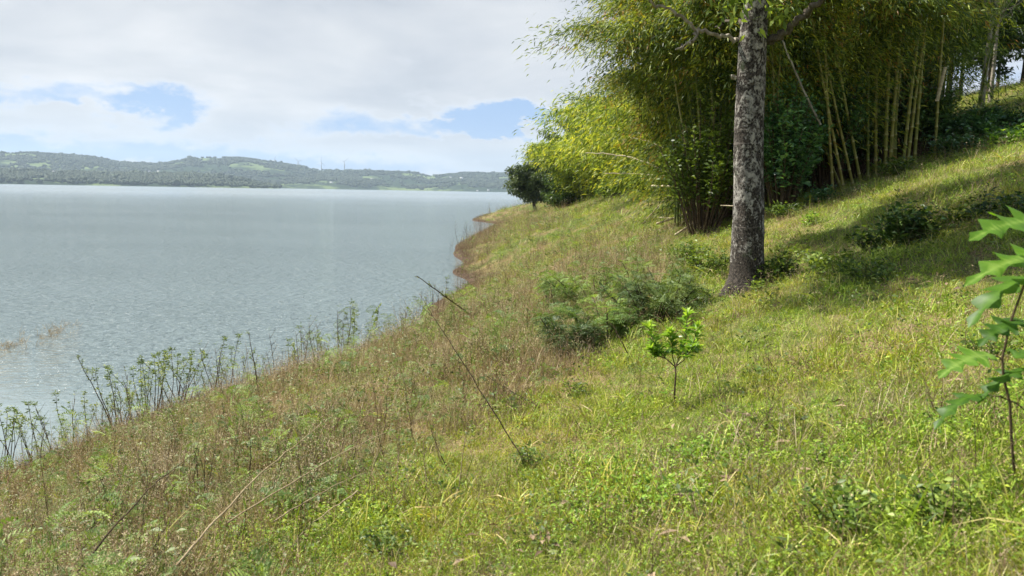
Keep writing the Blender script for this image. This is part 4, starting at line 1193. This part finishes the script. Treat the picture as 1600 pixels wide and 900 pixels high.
# citrus sapling
sb_ = G(1056, 636); ks = sb_.y / F
t = thing('sapling', sb_, 'young citrus sapling with bright glossy leaves and a thin bare stem', 'sapling')
def sp_(px, py, dy=0): return np.array(at(px, py, sb_.y + dy) - sb_)
mb = MB()
mb.tube([sp_(1055, 642), sp_(1054, 610), sp_(1056, 585), sp_(1055, 572)], [.009, .008, .0075, .007], 7)
brs = [[(1055, 573, 0), (1040, 560, -.02), (1024, 540, -.04), (1013, 512, -.05)], [(1055, 573, 0), (1062, 558, .03), (1071, 530, .04), (1074, 492, .02)], [(1055, 573, 0), (1068, 563, -.05), (1081, 545, -.08), (1090, 512, -.08)],
       [(1056, 575, 0), (1050, 555, .06), (1050, 535, .1), (1046, 520, .1)], [(1062, 558, .03), (1075, 548, .06), (1086, 545, .06)], [(1040, 560, -.02), (1028, 556, -.05), (1018, 546, -.06)]]
lf = MB()
for br in brs:
    pth = np.array([sp_(*q_) for q_ in br]); us = np.linspace(0, len(pth) - 1, 14)
    pp = np.stack([np.interp(us, range(len(pth)), pth[:, k_]) for k_ in range(3)], 1)
    mb.tube(pp, np.linspace(.006, .002, 14), 5)
    n_ = 52; u = rng.uniform(.2, 1, n_) ** .7 * 13; P_ = np.stack([np.interp(u, range(14), pp[:, k_]) for k_ in range(3)], 1)
    dr = pp[-1] - pp[-4]; dr /= np.linalg.norm(dr)
    D_ = rand_dirs(n_, -.25, .7) + dr * .5
    lf.leaves(P_, D_, rng.uniform(.075, .125, n_), rng.uniform(.030, .042, n_), np.clip(u / 13 * .8 + rng.normal(0, .12, n_) - .05, 0, 1), roll=.3, fold=.5, droop=.2)
    n_ = 9; D_ = rand_dirs(n_, .1, .8) + dr * .9
    lf.leaves(np.repeat(pp[-1:], n_, 0), D_, rng.uniform(.07, .11, n_), rng.uniform(.026, .034, n_), rng.uniform(.7, 1, n_), roll=.3, fold=.5, droop=.15)
n_ = 12
lf.leaves(np.repeat(sp_(1040, 612)[None], n_, 0) + rng.normal(0, .015, (n_, 3)), rand_dirs(n_, -.2, .5), rng.uniform(.05, .08, n_), .025, rng.uniform(.2, .7, n_), roll=.3)
mb.build('stem', M['twig'], t); lf.build('leaves', M['bright_leaf'], t)

# big lobed-leaf plant at the right edge
def lobed_leaf(p0, p1, width, bend, up, tone, lobes=5.0, roll=0.0):
    """pinnately lobed leaf blade from stalk p0 to tip p1"""
    mb_ = MB(); n_ = 54; u = np.linspace(0, 1, n_)
    ax = p1 - p0; L_ = np.linalg.norm(ax); ax = ax / L_
    side = np.cross(ax, up); side /= np.linalg.norm(side); nn = np.cross(side, ax)
    side = side * math.cos(roll) + nn * math.sin(roll); nn = np.cross(side, ax)
    env = np.sin(np.clip(u, 0, 1) ** 0.75 * math.pi) ** 0.75 * 0.95 + 0.03
    ph = u * lobes
    saw = 1 - np.abs((ph % 1.0) - 0.62) / 0.62
    hw = width * env * (0.26 + 0.74 * np.clip(saw, 0, 1) ** 1.5) * (1 - .25 * u)
    mid = p0 + ax * (u * L_)[:, None] + nn * (np.sin(u * math.pi) * bend * L_)[:, None] - np.array([0, 0, 1.0]) * (u ** 2.2 * L_ * .22)[:, None]
    cols = []
    for c_, lift, fwd in ((-1, .10, .45), (-.5, .10, .10), (0, 0, 0), (.5, .10, .10), (1, .10, .45)):
        wv = (np.sin(u * 19 + c_ * 2) * .10 + np.sin(u * 31 + p0[2] * 40) * .05) * abs(c_)
        cols.append(mid + side * (hw * c_)[:, None] + nn * ((lift - abs(c_) * .12 + wv) * hw * 1.4)[:, None] + ax * (hw * fwd * .9)[:, None])
    vv_ = np.stack(cols, 1); id_ = np.arange(n_ * 5).reshape(n_, 5)
    mb_.add(vv_.reshape(-1, 3), np.stack([id_[:-1, :-1], id_[:-1, 1:], id_[1:, 1:], id_[1:, :-1]], -1).reshape(-1, 4), None, np.clip(tone + np.tile([-.15, -.05, .2, -.05, -.15], n_) + np.repeat(np.where((np.arange(n_) % 7) == 3, .15, 0), 5) + rng.normal(0, .07, n_ * 5) - .15, 0, 1))
    return mb_


Yp = 3.1
pb = at(1590, 790, Yp); pb.z = hz(pb.x, pb.y) - .03
t = thing('lobed_leaf_plant', pb, 'young plant with big deeply lobed light green leaves at the right edge', 'plant')
def pp_(px, py, dy=0.0): return np.array(at(px, py, Yp + dy) - pb)
mb = MB()
st_ = [np.zeros(3), pp_(1585, 740), pp_(1580, 680), pp_(1578, 630), pp_(1568, 590), pp_(1566, 560), pp_(1580, 500), pp_(1606, 430), pp_(1625, 360), pp_(1632, 310)]
mb.tube(st_, np.linspace(.0065, .004, len(st_)), 8)
for a0, a1 in ((pp_(1578, 626), pp_(1548, 618)), (pp_(1578, 626), pp_(1600, 640)), (pp_(1567, 565), pp_(1556, 556)), (pp_(1580, 500), pp_(1592, 505)), (pp_(1606, 430), pp_(1612, 440)), (pp_(1625, 360), pp_(1632, 400)), (pp_(1625, 350), pp_(1630, 345))):
    mb.tube([a0, (a0 + a1) / 2 + (0, 0, .006), a1], [.0035, .003, .0025], 6)
mb.build('stem', M['twig'], t, True)
UP = np.array([0.0, -0.15, 1.0])
for (x0, y0, d0, x1, y1, d1, wd, bend, tone, roll) in (
        (1650, 352, 0, 1517, 338, -.12, .052, .04, .8, .35), (1660, 405, 0, 1510, 408, -.1, .046, .06, .9, .25), (1640, 430, 0, 1516, 478, -.1, .052, .10, .5, -.15),
        (1556, 556, 0, 1468, 566, -.10, .040, .06, .9, .1), (1550, 618, 0, 1462, 648, -.08, .036, .12, .35, -.3), (1612, 575, 0, 1530, 610, -.05, .034, .08, .3, -.2), (1600, 500, 0, 1530, 522, -.06, .034, .04, .2, .2),
        (1600, 640, .02, 1660, 690, -.1, .045, .05, .4, 0), (1585, 560, 0, 1650, 540, .1, .045, .04, .5, 0)):
    lobed_leaf(pp_(x0, y0, d0), pp_(x1, y1, d1), wd * 2.5, bend, UP, tone, roll=roll).build('leaf', M['broad_leaf'], t, True)

# --- broad bladed tufts and leafy clumps one can pick out in the short grass
def tuft(px, py, n_, h, label, wd=.011, tone=.55):
    p_ = G(px, py); mb_ = MB()
    P_ = np.stack([rng.normal(0, .05, n_), rng.normal(0, .05, n_), np.full(n_, -.02)], 1)
    mb_.blades(P_, rng.normal(0, .5, (n_, 3)) * (1, 1, 0) + (0, 0, 1), h * rng.uniform(.5, 1.1, n_), wd, np.clip(tone + rng.normal(0, .2, n_), 0, 1), bend=rng.uniform(.3, 1.3, n_), segs=5)
    tag(mb_.build('grass_tuft', M['grass'], None, False, p_), label, 'grass tuft', 'broad bladed grass tufts')
for a_ in ((1440, 880, 40, .34, 'large tuft of broad blades at the bottom right'), (1255, 800, 16, .3, 'tuft with long arching blades in the lower right grass'), (985, 830, 34, .2, 'pale green tuft at the bottom middle'),
           (1215, 650, 22, .26, 'upright tuft right of the sapling'), (1000, 725, 14, .2, 'small bright tuft below the sapling'), (870, 770, 12, .24, 'narrow tuft at the lower middle'), (740, 700, 24, .24, 'tuft where the stalk leaning left is rooted'),
           (520, 800, 26, .3, 'lush tuft between the long straw stalks'), (250, 870, 20, .5, 'tall pale tuft at the lower left'), (1120, 760, 16, .16, 'short dark tuft in the lower right grass'), (1480, 700, 20, .18, 'tuft beside the stem of the lobed leaf plant')): tuft(*a_)
for (px, py, r_, h, n_, ml, lf_, lab, tn) in ((1330, 830, .22, .2, 420, 'mid_leaf', (.045, .022), 'leafy green herb clump at the bottom right', .05), (1480, 830, .2, .2, 300, 'mid_leaf', (.05, .024), 'leafy herb clump under the lobed leaf plant', 0),
                                      (1290, 735, .16, .14, 260, 'bright_leaf', (.035, .016), 'yellow green low herb patch in the lower right', .2), (900, 620, .2, .14, 260, 'mid_leaf', (.04, .018), 'low herb patch left of the sapling', 0),
                                      (830, 735, .16, .16, 260, 'mid_leaf', (.035, .016), 'dark green herb patch at the foot of the leaning stalk', -.1), (1540, 560, .2, .14, 260, 'mid_leaf', (.045, .02), 'low green herbs behind the lobed leaf plant', -.1),
                                      (1180, 590, .16, .10, 180, 'mid_leaf', (.04, .018), 'small herb patch up the slope right of the sapling', 0), (610, 870, .2, .2, 320, 'mid_leaf', (.04, .018), 'bright herb clump at the bottom left of the short grass', .15)):
    shrub(G(px, py), r_, h, max(14, n_ // 20), n_, lf_, ml, lab, group=None, tone=tn, name='herb_clump')
mb = MB(); n_ = 1500
lx = rng.uniform(-3, 11, n_); ly = rng.uniform(1.8, 16, n_); kk = vnoise(lx, ly, .8, 2, 77) > .52; lx, ly = lx[kk], ly[kk]; n_ = len(lx)
mb.leaves(np.stack([lx, ly, height(lx, ly) + rng.uniform(.02, .10, n_)], 1), rand_dirs(n_, -.2, .3), rng.uniform(.05, .11, n_), rng.uniform(.018, .04, n_), rng.uniform(.2, 1, n_), roll=.5, fold=.5)
tag(mb.build('fallen_leaves', M['dead']), 'brown fallen leaves scattered in the short grass', 'leaf litter', kind='stuff')

# --- long bare and dry stalks
def stalk(p0, p1, r0, label, mt='twig', sag=0.0, group='bare stalks leaning over the bank', twigs=0, leafy=0, name='leaning_stalk'):
    p0 = Vector(p0); p1 = Vector(p1)
    s = np.linspace(0, 1, 22); dv = np.array(p1 - p0)
    pth = dv[None] * s[:, None]; pth[:, 2] += sag * np.sin(s * math.pi); pth += np.cumsum(rng.normal(0, .0035, (22, 3)), 0)
    t = thing(name, p0, label, 'stalk', group)
    mb = MB(); mb.tube(pth, np.linspace(r0, r0 * .3, 22), 6)
    lf = MB()
    for i in range(twigs):
        k = rng.integers(8, 21); d = rand_dirs(1, -.1, .9)[0] * .6 + dv / np.linalg.norm(dv) * .6
        L_ = rng.uniform(.08, .22); mb.tube([pth[k], pth[k] + d * L_ * .5, pth[k] + d * L_ + (0, 0, .01)], [r0 * .35, r0 * .25, r0 * .15], 4)
        if leafy: 
            n_ = leafy; lf.leaves(pth[k] + d * L_ * rng.uniform(.3, 1, (n_, 1)), rand_dirs(n_, -.2, .6), rng.uniform(.025, .05, n_), .014, rng.uniform(.2, .9, n_))
    mb.build('stem', M[mt], t)
    if leafy: lf.build('leaves', M['weed_leaf'], t)
    return t


def lift(p, dz): return Vector((p[0], p[1], p[2] + dz))
g_ = G(822, 728); stalk(g_, at(655, 460, g_.y + .55), .0055, 'dark thorny stalk leaning left over the lake from beside the grass edge', twigs=6)
g_ = G(355, 892); e_ = G(715, 703); stalk(lift(g_, .3), lift(e_, .42), .0055, 'long straw coloured stalk lying across the lower grass', 'stem_dry', .08)
g_ = G(300, 860); stalk(at(275, 885, 3.4), at(498, 662, 4.3), .006, 'thick pale dry stalk leaning right in the lower left weeds', 'stem_dry', .03)
g_ = G(195, 740) ; stalk(at(120, 896, 3.5), at(296, 704, 4.0), .006, 'dark bowed stalk at the lower left leaning right', sag=.05)
stalk(at(105, 900, 4.2), at(170, 800, 4.6), .006, 'short dark stalk at the lower left corner', sag=.04)
g_ = G(560, 835); stalk(lift(g_, .28), at(455, 862, g_.y - .3), .005, 'thin straw stalk lying under the long one', 'stem_dry', .02)
g_ = G(430, 885); e_ = G(575, 810); stalk(lift(g_, .25), lift(e_, .3), .005, 'thin forked straw stalk parallel to the long one', 'stem_dry', .02)
g_ = G(185, 690); stalk(g_, at(122, 556, g_.y), .012, 'tall leaning weed with a leafy tip over the calm water', twigs=7, leafy=14, sag=.05)
g_ = G(405, 625); stalk(g_, at(392, 520, g_.y), .012, 'bowed weed with a tufted tip standing against the lake', twigs=7, leafy=12, sag=.0)
g_ = G(745, 500); stalk(g_, at(652, 432, g_.y - 2), .018, 'dark bean podded branch leaning over the shoreline', twigs=12, leafy=8)
g_ = G(845, 640); stalk(g_, at(765, 585, g_.y + .2), .006, 'short dark twig left of the sapling', twigs=4)
g_ = G(985, 560); stalk(g_, at(955, 505, g_.y + .1), .008, 'dark bare twig standing in front of the feathery bushes', twigs=3)
g_ = G(560, 560); stalk(g_, at(700, 610, g_.y - 3.5), .006, 'bare twig crossing the upper weeds', twigs=2)
for i, (bx, by, tx, ty, lab) in enumerate([(318, 790, 326, 670, 'upright dark stalk in the lower left weeds, leftmost of the upright ones'), (290, 800, 308, 700, 'dark stalk with a slight kink in the lower left weeds'), (362, 770, 370, 675, 'upright dark stalk right of the pale dry stalk base'),
                              (420, 800, 440, 690, 'dark stalk behind the pale dry stalk'), (505, 700, 560, 600, 'slanting dark stalk in the middle weeds'), (600, 720, 590, 600, 'upright brown stalk in the middle weeds'), (645, 690, 632, 590, 'upright brown stalk near the grass edge'),
                              (725, 640, 715, 560, 'short brown stalk just up from the shore'), (215, 860, 232, 740, 'upright dark stalk at the lower left'), (40, 880, 62, 780, 'dark stalk at the far lower left'), (150, 800, 175, 710, 'thin dark stalk rising from the left bank'),
                              (480, 790, 500, 700, 'dark stalk standing between the two dry stalks'), (700, 740, 672, 660, 'thin stalk at the edge of the short grass')]):
    g_ = G(bx, by); stalk(g_, at(tx, ty, g_.y + .1), .0045, lab, twigs=3, leafy=5, group='upright thin stalks in the weeds')

for i in range(34):
    bx = rng.uniform(10, 760); by = rng.uniform(640 + max(0, 400 - bx) * .35, 880)
    g_ = G(bx, by); h_ = rng.uniform(.35, .75)
    stalk(g_, g_ + Vector((rng.normal(0, .12), rng.normal(0, .12), h_)), .0045, 'thin brown upright stalk among the dry weeds of the lower left bank', mt='stem_dry' if rng.random() < .4 else 'twig', twigs=3, leafy=4, group='thin brown stalks scattered through the weeds', name='weed_stalk')

# --- shore weeds: five kinds, copied along the waterline
def weed_proto(kind):
    t = bpy.data.objects.new('shore_weed', None); COL.objects.link(t)
    mb = MB(); lf = MB(); h = 1.0
    ns = (1, 2, 1, 3, 1)[kind]
    for i in range(ns):
        lean = rng.normal(0, .16, 2) + (rng.uniform(-.15, .15), 0)
        s = np.linspace(0, 1, 9); pth = np.stack([lean[0] * s ** 1.5 + .02 * np.sin(s * 7 + i), lean[1] * s ** 1.5, h * s * rng.uniform(.75, 1)], 1); pth[0, 2] = -.08
        mb.tube(pth, np.linspace(.008, .003, 9), 5)
        if kind in (0, 1, 3):
            for c_, nn_ in ((1.0, 26), (.88, 12), (.74, 10), (.6, 6)):
                p_ = np.array([np.interp(c_, s, pth[:, k_]) for k_ in range(3)])
                D_ = rand_dirs(nn_, -.2, .9)
                lf.leaves(p_ + rng.normal(0, .02, (nn_, 3)), D_, rng.uniform(.04, .075, nn_), rng.uniform(.014, .022, nn_), np.clip(rng.uniform(.2, .8) + rng.normal(0, .15, nn_), 0, 1))
        elif kind == 2:
            for c_ in (.95, .8, .65, .5):
                p_ = np.array([np.interp(c_, s, pth[:, k_]) for k_ in range(3)])
                frond_leaves(lf, np.repeat(p_[None], 2, 0), rand_dirs(2, 0, .4), np.full(2, .2), 7, rng.uniform(.2, .9, 2), (.035, .012))
        else:
            for c_ in (.9, .75, .6, .45):
                p_ = np.array([np.interp(c_, s, pth[:, k_]) for k_ in range(3)]); d = rand_dirs(1, .3, .9)[0]
                mb.tube([p_, p_ + d * .1, p_ + d * .2 + (0, 0, .02)], [.004, .003, .002], 4)
            lf.leaves(rng.normal(0, .02, (6, 3)) + (lean[0], lean[1], .95), rand_dirs(6, 0, .9), .04, .015, .4)
    mb.build('stem', M['twig'], t); lf.build('leaves', M['weed_leaf'], t)
    return t


protos = [weed_proto(k) for k in range(5)]
used = [False] * 5
wlabel = ['thin leafy topped weed standing along the left waterline', 'thin weed standing along the middle waterline', 'sparse weed standing at the brown cove shore', 'leafless reed stem standing in the shallow water off the cape']
spots = []
def along(xa, xb, n_, dz, kinds, hs, lab, off=(0, 1.2)):
    sx_ = np.array([p_[0] for p_ in shore_px]); sy_ = np.array([p_[1] for p_ in shore_px])
    for i in range(n_):
        x_ = rng.uniform(xa, xb); y_ = np.interp(x_, sx_[:16], sy_[:16])
        q_ = on_water(x_, y_); spots.append((q_.x + rng.normal(0, .15) + rng.uniform(*off) * .6, q_.y - rng.uniform(*off) * .7, rng.choice(kinds), rng.uniform(*hs), lab))
along(0, 110, 26, 0, [0, 1, 3, 4], (.5, 1.2), 0)
along(160, 300, 40, 0, [0, 1, 3, 0, 4], (.5, 1.4), 0)
along(300, 440, 20, 0, [0, 4, 4, 3, 2], (.5, 1.5), 0)
along(430, 660, 44, 0, [2, 2, 4, 4, 0], (.6, 1.7), 1, (0, 1.6))
along(650, 728, 16, 0, [4, 4, 0], (.5, 1.3), 2, (-.4, .8))
for i in range(30):
    x_ = rng.uniform(700, 770); y_ = 398 - (x_ - 700) * .78 + rng.normal(0, 3)
    q_ = on_water(x_, y_); spots.append((q_.x, q_.y, 4, rng.uniform(.8, 2.3), 3))
for x_, y_, k in ((28, 668, 4), (118, 640, 0), (57, 650, 4), (66, 650, 4), (30, 655, 4), (7, 668, 4), (45, 650, 4)):
    q_ = on_water(x_ - 1, y_ + 16); spots.append((q_.x, q_.y, k, rng.uniform(.45, .75), 0))
for (x_, y_, k, s_, lb) in spots:
    src = protos[k]; t = src if not used[k] else copy_tree(src); used[k] = True
    z_ = max(hz(x_, y_), -0.35)
    t.location = (x_, y_, z_); t.rotation_euler = (rng.normal(0, .08), rng.normal(0, .08), rng.uniform(0, 6.28)); t.scale = (s_,) * 3
    tag(t, wlabel[lb], 'weed', ['weeds along the left waterline', 'weeds along the middle waterline', 'weeds at the brown cove', 'reed stems off the cape'][lb])

# --- grass reeds in the water at left (a mass)
mb = MB()
n_ = 1300
cx_ = rng.uniform(0, 1, n_); px_ = -30 + cx_ * 150 + rng.normal(0, 5, n_); py_ = 552 - cx_ * 42 + rng.normal(0, 8, n_) * (1 - .4 * cx_)
msk = vnoise(px_, py_ * 2.5, .06, 2, 4) > .42
px_, py_ = px_[msk], py_[msk]
Pw = np.array([tuple(on_water(a, c)) for a, c in zip(px_, py_)]); Pw[:, 2] = -.05
n_ = len(Pw)
mb.blades(Pw, rng.normal(0, .45, (n_, 3)) * (1, 1, 0) + (0.25, 0, 1), rng.uniform(.12, .42, n_), .012, rng.uniform(.2, 1, n_), bend=rng.uniform(.1, 1.1, n_))
tag(mb.build('water_grass', M['straw']), 'pale flooded grass standing in the shallow water', 'water grass', kind='stuff')

# ------------------------------------------------------------------ ground cover (too many to count)
def kit_grass(n_, h, w_, tone, spread=.05, bend=.6, tj=.2):
    mb_ = MB(); P_ = np.stack([rng.normal(0, spread, n_), rng.normal(0, spread, n_), np.full(n_, -.012)], 1)
    D_ = rng.normal(0, .38, (n_, 3)) * (1, 1, 0) + (0, 0, 1)
    mb_.blades(P_, D_, h * rng.uniform(.45, 1.15, n_), w_, np.clip(tone + rng.normal(0, tj, n_), 0, 1), bend=rng.uniform(0, bend, n_)); return mb_
def kit_herb(n_, h, lf_, tone, spread=.06):
    mb_ = MB(); P_ = np.stack([rng.normal(0, spread, n_), rng.normal(0, spread, n_), h * rng.random(n_) ** .8], 1)
    mb_.leaves(P_, rand_dirs(n_, -.1, .8), lf_[0] * rng.uniform(.6, 1.3, n_), lf_[1] * rng.uniform(.7, 1.2, n_), np.clip(tone + rng.normal(0, .22, n_), 0, 1), roll=.5); return mb_
def kit_stems(n_, h, tone, heads=True):
    mb_ = MB()
    for i in range(n_):
        p_ = np.array([rng.normal(0, .05), rng.normal(0, .05), -.02]); d = np.array([rng.normal(0, .28), rng.normal(0, .28), 1.0]); L_ = h * rng.uniform(.6, 1.15)
        mb_.blades(p_[None], d[None], L_, .0035, tone, bend=rng.uniform(0, .5))
        if heads:
            k = 6; mb_.leaves(p_ + d * L_ * rng.uniform(.6, .98, (k, 1)), rand_dirs(k, .2, .9), .013, .0035, min(1, tone + .2))
    return mb_
def kit_frond(h, L_, n_):
    mb_ = MB(); frond_leaves(mb_, np.stack([rng.normal(0, .04, n_), rng.normal(0, .04, n_), h * rng.uniform(.5, 1, n_)], 1), rand_dirs(n_, -.2, .8), L_ * rng.uniform(.7, 1.2, n_), 7, rng.uniform(.2, .95, n_), (.020, .0042))
    mb_.blades(np.zeros((2, 3)), np.array([[.05, 0, 1.], [0, .05, 1.]]), h, .005, .1, bend=.05); return mb_


K = []
K += [(kit_grass(26, .10, .0045, .5), M['grass']), (kit_grass(22, .14, .006, .62, .06, .9), M['grass']), (kit_grass(30, .07, .005, .4, .07), M['grass'])]           # 0-2 short grass
K += [(kit_herb(26, .04, (.020, .011), .5), M['herb']), (kit_herb(22, .07, (.030, .013), .6, .07), M['herb']), (kit_herb(30, .03, (.014, .009), .7, .07), M['herb'])]  # 3-5 leafy herbs
K += [(kit_grass(20, .10, .003, .6, .06, 1.1), M['straw']), (kit_grass(16, .16, .0035, .7, .06, .8), M['straw'])]                                                     # 6-7 straw
K += [(kit_grass(26, .16, .0035, .45, .06, .7), M['dead']), (kit_stems(7, .24, .5), M['dead'])]                                                                       # 8-9 brown dead stems
K += [(kit_stems(6, .34, .75), M['straw']), (kit_stems(5, .5, .4), M['straw'])]                                                                                     # 10-11 tall dry stems
K += [(kit_frond(.17, .10, 3), M['feather_leaf']), (kit_frond(.36, .15, 4), M['feather_leaf'])]                                                                       # 12-13 feathery weeds
K += [(kit_grass(9, .32, .011, .6, .04, 1.2), M['grass'])]                                                                                                          # 14 broad long blades
K += [(kit_herb(34, .16, (.05, .02), .45, .08), M['weed_leaf'])]                                                                                                      # 15 leafy weed
K += [(kit_stems(5, .42, .25), M['twig'])]                                                                                                                                 # 16 dark bare stems
NPT = 230000
u = rng.random(NPT)
r_ = (math.sqrt(1.0) + u * (math.sqrt(150.0) - 1.0)) ** 2
a_ = rng.uniform(R(-58), R(56), NPT)
x = r_ * np.sin(a_); y = r_ * np.cos(a_)
u2 = int(NPT * .10)                                # thin cover beside and behind the camera too
x = np.concatenate([x, rng.uniform(-9, 9, u2)]); y = np.concatenate([y, rng.uniform(-6, 5, u2)])
z = height(x, y)
ok = z > 0.10
x, y, z = x[ok], y[ok], z[ok]
r_ = np.hypot(x, y); n = len(x)
nA = vnoise(x, y, .45, 3, 21); nB = vnoise(x, y, 1.3, 2, 31); nC = vnoise(x, y, .16, 2, 41)
edge = -2.75 + .40 * y
farg = np.clip((y - 16) / 14, 0, 1)
weedy = np.clip((edge - x) / 1.0 + (nA - .5) * 3 + .4, 0, 1) * (1 - .6 * farg) * np.where(y > 14, np.clip((4.5 + (nC - .5) * 4 - x + (y - 14) * .02) / 2.5, 0, 1), 1)
shoreb = np.clip((1.0 - z + (nB - .5) * 1.0) / .6, 0, 1)
W = np.zeros((n, 17)); W[:, 16] = .03 + weedy * .7
drym = np.clip((nA - .38) * 4.5, 0, 1.5)
W[:, 0:3] = (1 - weedy)[:, None] * np.array([1.0, .9, 1.1]) + .12
W[:, 3:6] = ((1 - weedy) * (.25 + 1.5 * np.clip((nB - .5) * 4, 0, 1)))[:, None] * np.array([1, .8, 1.2]) + .15
W[:, 6] = .4 + drym * .9 + weedy * .7; W[:, 7] = .25 + drym * .5 + weedy * 1.0
W[:, 8] = .10 + weedy * .35 + shoreb * 8; W[:, 9] = .14 + drym * .25 + weedy * .4 + shoreb * 3
W[:, 10] = .12 + weedy * 2.0; W[:, 11] = weedy * 1.5
W[:, 12] = weedy * .6; W[:, 13] = weedy * .12
W[:, 0:3] += weedy[:, None] * .5
W[:, 14] = .06; W[:, 15] = .04 + weedy * .35
W[:, 12:14] *= (1 - shoreb * .8)[:, None]; W[:, 0:6] *= (1 - shoreb * .85)[:, None]
Wc = np.cumsum(W, 1); pick = (rng.random(n)[:, None] * Wc[:, -1:] > Wc).sum(1)
scl = rng.uniform(.7, 1.25, n) * (1 + np.clip(r_ - 4, 0, 60) * .035)
scl *= np.where(shoreb > .5, .8, 1) * (.45 + 1.1 * nB)
rot = np.stack([rng.normal(0, .12, n), rng.normal(0, .12, n), rng.uniform(0, 6.28, n)], 1)
tall = pick >= 7
near_cam = (r_ < 1.6)
keep = ~(tall & near_cam)
scatter('grass_and_weeds', (np.stack([x, y, z], 1)[keep], pick[keep], rot[keep], scl[keep]), K, 'mixed short grass, herbs and dry weeds covering the bank', 'grass')
print('plants', int(keep.sum()))
